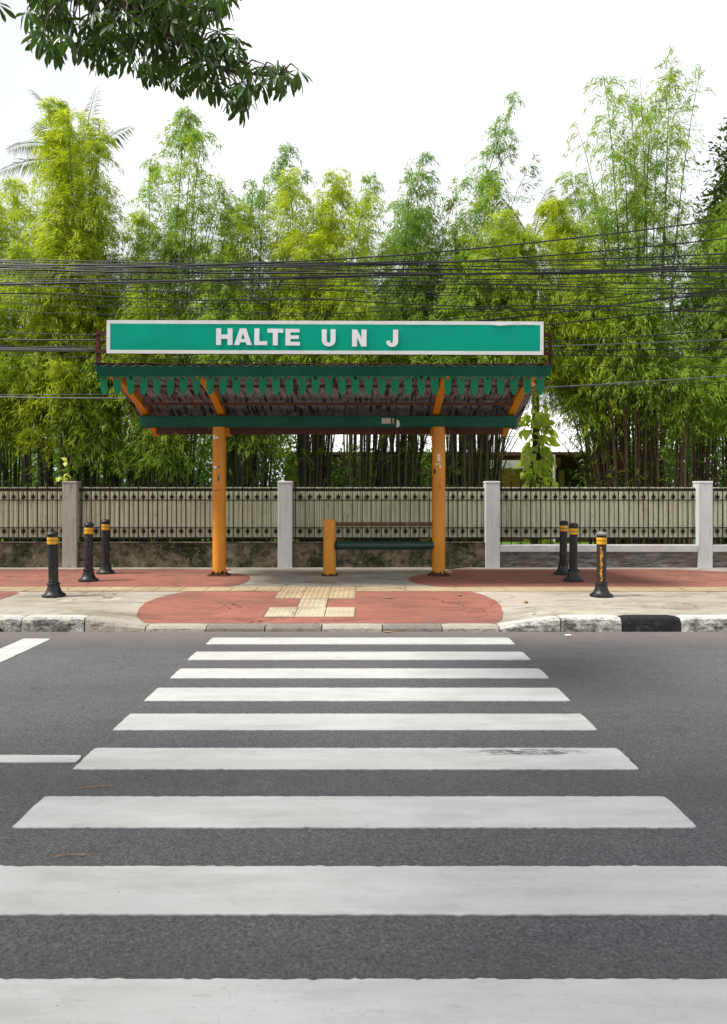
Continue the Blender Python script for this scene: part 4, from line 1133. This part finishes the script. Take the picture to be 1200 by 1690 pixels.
# a sprig of bright yellow leaves over the left post
def leaf_blade(name, outline, fold=.15, droop=.25):
    """blade along +x with a midrib fold; outline = [(x, halfwidth)]"""
    vs = []; fs = []
    for x_, w_ in outline:
        z_ = -droop * x_ * x_
        vs += [(x_, -w_, z_ + fold * w_), (x_, 0, z_), (x_, w_, z_ + fold * w_)]
    for i in range(len(outline) - 1):
        fs += [(3 * i, 3 * i + 3, 3 * i + 4, 3 * i + 1), (3 * i + 1, 3 * i + 4, 3 * i + 5, 3 * i + 2)]
    mb = MB(); mb.add(vs, fs, True); return mb
def toned(me, v):
    at_ = me.attributes.new('tone', 'FLOAT', 'POINT'); at_.data.foreach_set('value', [v] * len(me.vertices)); return me

heart = [(0, .0), (.03, .22), (.16, .36), (.38, .38), (.62, .27), (.84, .12), (1, .0)]
poth = []
for v in (.15, .5, .85):
    me = toned(leaf_blade('pothos_leaf', heart, .25, .3).mesh('pothos_leaf'), v); me.materials.append(MAT['leaf_pothos']); poth.append(me)
pr = at(104, 790, 13.95); sprig = empty('yellow_sprig', pr, 'sprig of bright yellow leaves hanging above the leftmost fence post', 'sprig')
mb = MB(); mb.tube([(0, .25, .55), (.02, .1, .3), (0, 0, .0)], .006, 5); local('stem', mb.mesh('stem'), MAT['twig'], sprig)
for k in range(11):
    a = random.uniform(0, 6.28); s_ = random.uniform(.10, .17)
    local('leaf', poth[2], None, sprig, (random.uniform(-.10, .06), random.uniform(-.05, .1), random.uniform(-.08, .42) * (1 if k > 6 else .25)), (random.uniform(-.6, .6), random.uniform(.2, 1.0), a), (s_, s_, s_))

# ------------------------------------------------------------------ palms
def palm(label, px_base, px_top, d, crown_py, fronds, trunk_r, mat, pothos=False):
    zc = Z(crown_py, d); xb, xt = X(px_base, d), X(px_top, d)
    root = empty('palm_tree', (xb, d, .09), label, 'palm tree', 'coconut palms')
    mb = MB(); ts = spread(0, 1, 16)
    pts = [(xb + (xt - xb) * t * t, d, .05 + (zc - .05) * t) for t in ts]
    mb.tube(pts, [trunk_r * (1.25 if t < .03 else 1 - .25 * t) * (1 + .05 * (i % 2)) for i, t in enumerate(ts)], 12)
    mb.build('trunk', MAT['palm_bark'], root)
    for (az, el, Lf, curl) in fronds:
        rib = []; p = Vector((xt, d, zc)); dirv = Vector((math.cos(az) * math.cos(el), math.sin(az) * math.cos(el), math.sin(el)))
        n = 16
        for i in range(n + 1):
            rib.append(p.copy()); p = p + dirv * (Lf / n); dirv = (dirv + Vector((0, 0, -curl / n))).normalized()
        mb = MB(); mb.tube(rib, [.024 * (1 - .85 * i / n) for i in range(n + 1)], 5)
        fr = toned(mb.mesh('frond'), .6); fo = link('frond', fr, MAT['leaf_palm'], root)
        P = []; D = []; N = []; L = []
        m = 44
        for k in range(m):
            s_ = .14 + .86 * k / m; q = s_ * n; i = min(n - 1, int(q)); f = q - i
            pp = rib[i].lerp(rib[i + 1], f); tg = (rib[i + 1] - rib[i]).normalized()
            side = tg.cross(Vector((0, 0, 1)))
            if side.length < .1: side = Vector((1, 0, 0))
            side.normalize()
            for sg in (-1, 1):
                dd = (side * sg * .85 + tg * .55 + Vector((0, 0, -.25 + random.gauss(0, .12)))).normalized()
                P.append(pp); D.append(dd); N.append(side.cross(tg) + Vector((random.gauss(0, .2), 0, 0))); L.append(.62 * math.sin(math.pi * (.15 + .80 * s_)) ** .7 * random.uniform(.85, 1.1))
        L = np.array(L)
        me = leafmesh('leaflets', np.array(P), np.array(D), np.array(N), L, L * .05 + .008, rng.uniform(.2, .8, len(L)), .25)
        tag(link('leaflets', me, MAT[mat], fo), kind='stuff')
    if pothos:
        pass
    return root
palm('coconut palm with splayed fronds behind the yellow bamboo plume', 150, 130, 20.5, 272,
     [(R(172), R(70), 2.7, 1.0), (R(178), R(48), 2.3, 1.5), (R(60), R(78), 2.6, .3), (R(5), R(52), 1.9, .7), (R(195), R(12), 2.2, .9), (R(250), R(50), 1.8, 1.5), (R(300), R(35), 1.6, 1.5)], .14, 'leaf_palm')
palm('slender palm with creeper-clad trunk in front of the white-roofed house', 886, 878, 17.8, 400,
     [(R(8), R(60), 2.0, .7), (R(20), R(74), 1.5, .3), (R(172), R(62), 1.9, .5), (R(178), R(30), 1.5, 1.6), (R(0), R(20), 1.6, 1.6)], .10, 'leaf_palm')

# creeper with large variegated leaves wound round that trunk
pd = 17.8
creeper = empty('pothos_creeper', (X(886, pd), pd, .09), 'climbing creeper with large yellow-green leaves round the slender trunk', 'creeper')
mb = MB()
for k in range(3):
    pts = []
    for i in range(26):
        z = .1 + 3.5 * i / 25; a = k * 2.1 + i * .42; pts.append((X(886, pd) + .135 * math.cos(a), pd + .135 * math.sin(a), z))
    mb.tube(pts, .014, 5)
mb.build('vine_stem', MAT['twig'], creeper)
rr = random.Random(21)
for k in range(230):
    z = rr.uniform(.25, 3.6); a = rr.uniform(math.pi * .90, math.pi * 2.10) if rr.random() < .85 else rr.uniform(0, math.pi)
    s_ = rr.uniform(.15, .33); r0 = rr.uniform(.12, .42) * (1.0 - .25 * abs(z - 1.6) / 2)
    local('leaf', poth[rr.choice((0, 1, 2, 2, 2, 2))], None, creeper, (r0 * math.cos(a), r0 * math.sin(a), z), (rr.uniform(-.9, .9), rr.uniform(-.1, 1.15), a + rr.uniform(-1.1, 1.1)), (s_, s_, s_))

# dark broad-leaved tree at the right edge
def broadtree(label, px, d, trunk_top, blobs, n, mat, leaf):
    x = X(px, d); root = empty('broadleaf_tree', (x, d, .09), label, 'tree')
    mb = MB(); zt = Z(trunk_top, d); mb.tube([(x, d, .03), (x + .05, d, zt * .4), (x - .04, d, zt * .8), (x, d, zt)], [.22, .17, .13, .08], 9)
    for (bx_, by_, r_) in blobs:
        p = at(bx_, by_, d); mb.tube([(x, d, zt * .7), ((x + p.x) / 2, d, (zt * .75 + p.z) / 2), (p.x, d, p.z)], [.08, .05, .015], 6)
    mb.build('trunk', MAT['bark'], root)
    per = n // len(blobs); P = []; Tn = []; C = []
    for (bx_, by_, r_) in blobs:
        p = np.array(at(bx_, by_, d)); r = r_ * d / FPX
        cc = p + unit(rng.normal(0, 1, (28, 3))) * rng.uniform(.3, 1, (28, 1)) * r
        idx = rng.integers(0, 28, per); P.append(cc[idx] + rng.normal(0, .16, (per, 3))); Tn.append(rng.uniform(0, .7, 28)[idx] + rng.uniform(0, .3, per)); C.append(np.repeat(p[None], per, 0))
    P = np.concatenate(P); C = np.concatenate(C); D = unit(unit(P - C) + rng.normal(0, .7, P.shape)); N = unit(rng.normal(0, .5, P.shape) + np.array([0, 0, 1]))
    L = leaf * rng.uniform(.6, 1.2, len(P))
    tag(link('crown', leafmesh('crown', P, D, N, L, L * .42, np.concatenate(Tn)), MAT[mat], root), kind='stuff')
broadtree('dark broad-leaved tree half out of frame at the right edge', 1235, 19.5, 330, [(1215, 270, 45), (1200, 330, 40), (1230, 400, 60), (1180, 380, 32), (1240, 220, 40), (1270, 320, 60), (1195, 455, 45)], 8500, 'leaf_tree', .17)

# ------------------------------------------------------------------ house and boundary wall beyond the garden
HD = 22.5
hx0, hx1 = X(470, HD), X(1090, HD)
house = empty('house', ((hx0 + hx1) / 2, HD + 3, .09), 'low tan house with bright white roof seen through the bamboo', 'house')
ze = Z(748, HD - .9)
mb = MB(); mb.box(hx0, hx1, HD, HD + 7, .05, ze + .05); hw = mb.build('wall', MAT['house_wall'], house)
# white metal roof: low front slope and a gable ridge
mb = MB(); y0_, ym, y1_ = HD - 1.1, HD + 3.2, HD + 8
nrib = 48; prof = []
for i in range(nrib):
    xa = hx0 - .6 + (hx1 - hx0 + 1.2) * i / nrib; w_ = (hx1 - hx0 + 1.2) / nrib
    prof += [(xa, 0), (xa + w_ * .82, 0), (xa + w_ * .86, .035), (xa + w_ * .96, .035)]
prof.append((hx1 + .6, 0)); q = len(prof); vs = []
for yy, zz in ((y0_, ze + .02), (ym, ze + 1.75), (y1_, ze + .1)): vs += [(x_, yy, zz + e) for x_, e in prof]
mb.add(vs, [(i * q + k, i * q + k + 1, (i + 1) * q + k + 1, (i + 1) * q + k) for i in range(2) for k in range(q - 1)])
rf = mb.build('roof', MAT['roof_white'], house)
mb = MB(); mb.box(hx0 - .6, hx1 + .6, y0_ - .03, y0_, ze - .06, ze + .025); mb.build('eave_trim', MAT['house_brown'], rf)
mb = MB(); mb.box(hx0 - .55, hx1 + .55, y0_ + .05, HD - .002, ze - .09, ze - .062); mb.build('soffit', MAT['house_brown'], rf)
# brown lintel band, window bays with curtains
mb = MB(); mb.box(X(926, HD), X(1000, HD), HD - .06, HD - .003, Z(772, HD), Z(752, HD)); mb.build('timber_band', MAT['house_brown'], house)
def window(p0, p1, q0, q1, curtains):
    y = HD - .01
    mb = MB(); a, b, c, e = X(p0, y), X(p1, y), Z(q1, y), Z(q0, y); w_ = .07
    mb.box(a, a + w_, y - .09, y, c, e); mb.box(b - w_, b, y - .09, y, c, e); mb.box(a + w_, b - w_, y - .09, y, e - w_, e); mb.box(a + w_, b - w_, y - .09, y, c, c + w_)
    wn_ = mb.build('window', MAT['house_brown'], house)
    mb = MB(); mb.box(a + w_, b - w_, y - .03, y - .02, c + w_, e - w_); mb.build('pane', MAT['glass'], wn_)
    for (u0, u1, u2) in curtains:
        mb = MB(); xa, xb, xc = a + (b - a) * u0, a + (b - a) * u1, a + (b - a) * u2
        mb.prism([(xa, c + w_), (xb, c + w_), (xc, e - w_), (xa, e - w_)] if u1 > u0 else [(xb, c + w_), (xa, c + w_), (xa, e - w_), (xc, e - w_)], 'y', y - .045, y - .035); mb.build('curtain', MAT['curtain'], wn_)
window(917, 975, 772, 835, [(.03, .24, .24), (.97, .86, .76)])
window(548, 600, 770, 830, [(.05, .2, .2)])
window(700, 760, 768, 830, [(.05, .2, .25)])
mb = MB(); d_ = HD - 1.3; mb.box(X(913.5, d_), X(916.5, d_), d_, d_ + .06, .09, Z(750, d_)); mb.build('porch_post', MAT['white'], house)
mb = MB(); d_ = HD - 1.4; mb.box(X(790, d_), X(868, d_), d_, HD - .003, Z(772.5, d_), Z(759.5, d_)); mb.build('porch_canopy', MAT['white'], house)
mb = MB(); mb.box(X(780, HD), X(828, HD), HD - .08, HD - .004, .09, Z(774, HD)); mb.build('door', MAT['house_brown'], house)

mb = MB(); bw_ = empty('boundary_wall', (-9, 24, .09), 'low red-brown brick boundary wall glimpsed behind the left bamboo', 'wall')
mb.box(-18, hx0 - .7, 24, 24.2, .05, 1.75); mb.build('wall_face', MAT['brick'], bw_)
mb = MB(); mb.box(-18, hx0 - .7, 23.95, 24.25, 1.753, 1.83); mb.build('coping', MAT['coping'], bw_)

# ------------------------------------------------------------------ overhead cables
def cable(yl, ym, yr, d, r, label, group, mat='cable', x0=-24., x1=24., wob_=0.):
    # parabola through three photo rows, carried on past both frame edges
    zl, zm_, zr_ = Z(yl, d), Z(ym, d), Z(yr, d); xl, xr = X(0, d), X(1200, d); xm = X(600, d)
    A = np.array([[xl * xl, xl, 1], [xm * xm, xm, 1], [xr * xr, xr, 1]]); co = np.linalg.solve(A, np.array([zl, zm_, zr_]))
    pts = []
    for x in np.linspace(x0, x1, 40): pts.append((x, d + .02 * math.sin(x + yl), co[0] * x * x + co[1] * x + co[2] + wob_ * math.sin(x * 1.3 + ym)))
    mb = MB(); mb.tube(pts, r * .95, 5); o = mb.build('overhead_cable', MAT[mat]); return tag(o, label, 'cable', group)
G = 'overhead cables'
cable(441, 425, 361, 12.3, .014, 'uppermost black cable climbing steeply to the right above the sign', G)
cable(433, 438, 394, 12.6, .014, 'second black cable climbing to the right below the uppermost one', G)
cable(437, 436, 419, 12.5, .013, 'black cable rising gently to the right under the two steep ones', G)
cable(470, 456, 443, 12.4, .019, 'thickest black cable, low at left and rising to the right', G)
cable(445, 452, 447, 12.7, .017, 'thick black cable crossing the thickest one above the sign middle', G)
SH = 'one of the thin black cables in the tangle above the sign'
for (a, b, c, d, r) in ((430, 433, 436, 12.8, .007), (434, 440, 444, 12.5, .008), (440, 444, 449, 12.9, .007), (443, 449, 455, 12.3, .010), (456, 453, 449, 12.6, .007), (465, 460, 458, 12.8, .009), (449, 462, 467, 12.5, .007),
                        (467, 470, 476, 12.6, .010), (474, 481, 479, 12.7, .008), (486, 499, 512, 12.4, .011), (489, 506, 514, 12.8, .006), (431, 436, 440, 12.35, .009), (438, 434, 427, 12.75, .008), (444, 446, 441, 12.4, .009), (452, 447, 437, 12.85, .007),
                        (460, 466, 470, 12.45, .007), (470, 476, 484, 12.75, .007), (480, 490, 492, 12.5, .006), (496, 515, 488, 12.65, .007), (512, 520, 500, 12.55, .006)):
    cable(a, b, c, d, r, SH, 'thin tangled cables above the sign', wob_=random.uniform(.01, .05))
cable(548, 540, 457, 12.5, .009, 'thin cable from the left bracket height climbing to the upper right', G)
cable(560, 545, 479, 12.4, .012, 'black cable passing behind the sign and rising right of it', G)
cable(572, 549, 476, 12.7, .009, 'thin cable rising behind the sign just under its neighbour', G)
cable(578, 560, 503, 12.5, .013, 'lowest thick cable leaving the right upper corner of the sign', G)
BL = 'one of the parallel cables bundled behind the left end of the sign'
for k, (a, b, c) in enumerate(((571, 575, 545), (573.5, 578, 560), (576, 580, 575), (579, 583, 590))):
    cable(a, b, c, 12.45 + .07 * k, .010, BL, 'bundle of cables left of the sign', 'cable_grey' if k == 1 else 'cable')
cable(585, 600, 606, 12.6, .006, 'thin cable sagging over the top edge of the shelter roof', G)
cable(655, 652, 620, 13.2, .010, 'pale grey cable rising to the right from the roof corner, below all others', G, 'cable_grey')
cable(652, 645, 631, 13.3, .007, 'thin dark cable close under the pale grey one right of the roof', G)

# ------------------------------------------------------------------ tree overhead on the near side, its bough reaching into view
tx_, ty_ = -5.6, -2.6
otree = empty('overhanging_tree', (tx_, ty_, .15), 'dark leafy bough with whorled finger-like leaves hanging into the top left', 'tree')
mb = MB(); mb.tube([(tx_, ty_, .1), (tx_ + .05, ty_, 1.6), (tx_ + .2, ty_ + .1, 3.2), (tx_ + .3, ty_ + .3, 5.2), (tx_ + .2, ty_ + .5, 7.5)], [.34, .27, .24, .19, .08], 12); mb.build('trunk', MAT['bark'], otree)
limb = [Vector((tx_ + .25, ty_ + .2, 4.6)), Vector((-4.6, .6, 5.6)), Vector((-3.4, 3.4, 6.1)), at(110, -55, 5.6), at(215, 15, 5.7), at(300, 75, 5.8), at(370, 115, 5.9), at(440, 125, 6.0), at(478, 118, 6.05)]
mb = MB(); mb.tube(limb, [.14, .11, .075, .045, .034, .026, .018, .011, .006], 8); mb.build('limb', MAT['bark'], otree)
whorls = []
obov = [(0, .004), (.16, .020), (.40, .078), (.66, .120), (.84, .094), (.94, .038), (1, .004)]
blade = leaf_blade('blade', obov, .35, .18)
for v in range(6):
    mb = MB(); rr = random.Random(v + 40); nl = rr.choice((7, 8, 9))
    for k in range(nl):
        a = 2 * math.pi * k / nl + rr.uniform(-.2, .2); dr_ = rr.uniform(.45, 1.15); s_ = rr.uniform(.78, 1.1)
        Mx = Matrix.Rotation(a, 4, 'Z') @ Matrix.Rotation(dr_, 4, 'Y') @ Matrix.Rotation(rr.uniform(-.5, .5), 4, 'X') @ Matrix.Translation((.06, 0, 0)) @ Matrix.Scale(s_, 4)
        mb.add([Mx @ Vector(q) for q in blade.v], blade.f, True)
        e = Mx @ Vector((0, 0, 0)); mb.tube([(0, 0, 0), e], .008, 4, False)
    whorls.append(toned(mb.mesh('leaf_whorl'), rr.uniform(0, 1))); whorls[-1].materials.append(MAT['leaf_over'])
poly = [(38, -40), (45, 22), (62, 70), (90, 88), (130, 80), (165, 108), (205, 98), (250, 128), (290, 142), (330, 140), (375, 172), (400, 180), (412, 160), (432, 142), (468, 148), (492, 122), (478, 104), (440, 108), (400, 88), (378, 45), (384, -40)]
def inside(x, y):
    c = False; j = len(poly) - 1
    for i in range(len(poly)):
        xi, yi = poly[i]; xj, yj = poly[j]
        if (yi > y) != (yj > y) and x < (xj - xi) * (y - yi) / (yj - yi) + xi: c = not c
        j = i
    return c
rr = random.Random(77); pts = [(-6, 12), (492, 122), (468, 148), (400, 180), (375, 172), (412, 160), (432, 142), (330, 140), (290, 142), (62, 70), (45, 22), (85, 86), (165, 108), (205, 98), (250, 126)]
while len(pts) < 250:
    x, y = rr.uniform(30, 495), rr.uniform(-40, 185)
    if inside(x, y) and min((x - a) ** 2 + (y - b) ** 2 for a, b in pts[-60:]) > 60: pts.append((x, y))
tw = MB()
limbs = [limb[i].lerp(limb[i + 1], f / 6) for i in range(3, len(limb) - 1) for f in range(6)]
for k, (x, y) in enumerate(pts):
    d = rr.uniform(5.2, 6.5); p = at(x, y - 8, d)
    s_ = rr.uniform(.125, .185)
    local('leaf_whorl', whorls[k % 6], None, otree, p - otree.location, (rr.uniform(-.55, .55), rr.uniform(-.55, .55), rr.uniform(0, 6.28)), (s_, s_, s_))
    near = min(limbs, key=lambda q: (q - p).length + .35 * abs(q.x - p.x + .3))
    midp = near.lerp(p, .55) + Vector((0, 0, .06)); tw.tube([near, midp, p], [.010, .007, .004], 4, False)
tag(tw.build('twig_spray', MAT['twig'], otree), kind='stuff')
# the rest of the crown, above and behind the photographer
n = 34000
P = []; 
while len(P) < 520:
    q = np.array([rng.uniform(-9.5, 2.2), rng.uniform(-6.0, 5.0), rng.uniform(5.6, 9.6)])
    if ((q[0] + 4.2) / 5.6) ** 2 + ((q[1] + .2) / 5.2) ** 2 + ((q[2] - 7.0) / 2.8) ** 2 < 1 and q[2] > 2.9 + .75 * max(0, q[1]) + 1.2: P.append(q)
cc = np.array(P); idx = rng.integers(0, len(cc), n); P = cc[idx] + rng.normal(0, .07, (n, 3))
az = rng.uniform(0, 2 * np.pi, n); D = unit(np.stack([np.cos(az), np.sin(az), rng.uniform(-.9, -.1, n)], 1)); N = unit(rng.normal(0, .4, (n, 3)) + np.array([0, 0, 1]))
L = rng.uniform(.15, .24, n)
tag(link('crown', leafmesh('crown', P, D, N, L, L * .30, rng.uniform(0, 1, n), .2), MAT['leaf_over'], otree), kind='stuff')

# ------------------------------------------------------------------ small litter
def litter(name, label, px, py, z, pts2, mat, cat='leaf', group=None, curl=.006):
    d = (CAMH - z) * FPX / (py - HY); z = S(X(px, d), d) if d > KERB1 else 0.
    d = (CAMH - z) * FPX / (py - HY)
    mb = MB(); n = len(pts2)
    a = random.uniform(0, 6.28) if name == 'fallen_leaf' else 0
    vs = [(x_ * math.cos(a) - y_ * math.sin(a), x_ * math.sin(a) + y_ * math.cos(a), .010 + curl * (abs(y_) * 12)) for x_, y_ in pts2]
    vs += [(x_, y_, z_ - .003) for x_, y_, z_ in vs]
    mb.add(vs, [tuple(range(n)), tuple(range(2 * n - 1, n - 1, -1))] + [(i, n + i, n + (i + 1) % n, (i + 1) % n) for i in range(n)])
    o = mb.build(name, mat); o.location = (X(px, d), d, z); return tag(o, label, cat, group)
lf = [(-.07, 0), (-.03, -.022), (.02, -.026), (.07, 0), (.02, .024), (-.03, .022)]
for px, py, lab in ((642, 987, 'small dry leaf on the red ramp right of the tactile tiles'), (765, 1012, 'brown curled leaf on the right part of the red ramp'), (640, 1044, 'pale leaf on the road edge below the ramp'),
                    (758, 982, 'dry leaf on the red ramp near the guide strip'), (263, 951, 'dark leaf on the red footway left of the left column'), (868, 994, 'dry leaf on pale concrete right of the ramp'), (1025, 954, 'dry leaf on red paving right of the bollards')):
    litter('fallen_leaf', lab, px, py, .1, lf, MAT['leaf_dry'], 'leaf', 'fallen leaves')
litter('paper_scrap', 'small white scrap of paper on the road near the right kerb', 937, 1049.5, 0, [(-.035, -.02), (.03, -.03), (.04, .02), (-.02, .03)], MAT['torn'], 'paper')
for px, py, ln, an, lab in ((158, 1302, .18, .15, 'thin dry stalk on the asphalt under the sixth stripe'), (115, 1415, .13, .06, 'thin dry stalk on the asphalt above the nearest full stripe')):
    d = CAMH * FPX / (py - HY); mb = MB(); mb.tube([(-ln * .5, -.012, .008), (-.02, .004, .011), (ln * .5, ln * an, .009)], .0022, 5); o = mb.build('dry_stalk', MAT['leaf_dry']); o.location = (X(px, d), d, 0); tag(o, lab, 'stalk', 'dry stalks on the road')
# a plank lying against the wall behind the right column
d = 13.45; mb = MB(); mb.box(-.26, .26, -.03, .03, 0, .03); o = mb.build('wooden_stick', MAT['bark']); o.location = (X(752, d), d, SW + .012); o.rotation_euler = (0, R(-4), R(6)); tag(o, 'short wooden stick on the ground at the wall behind the right column', 'stick')
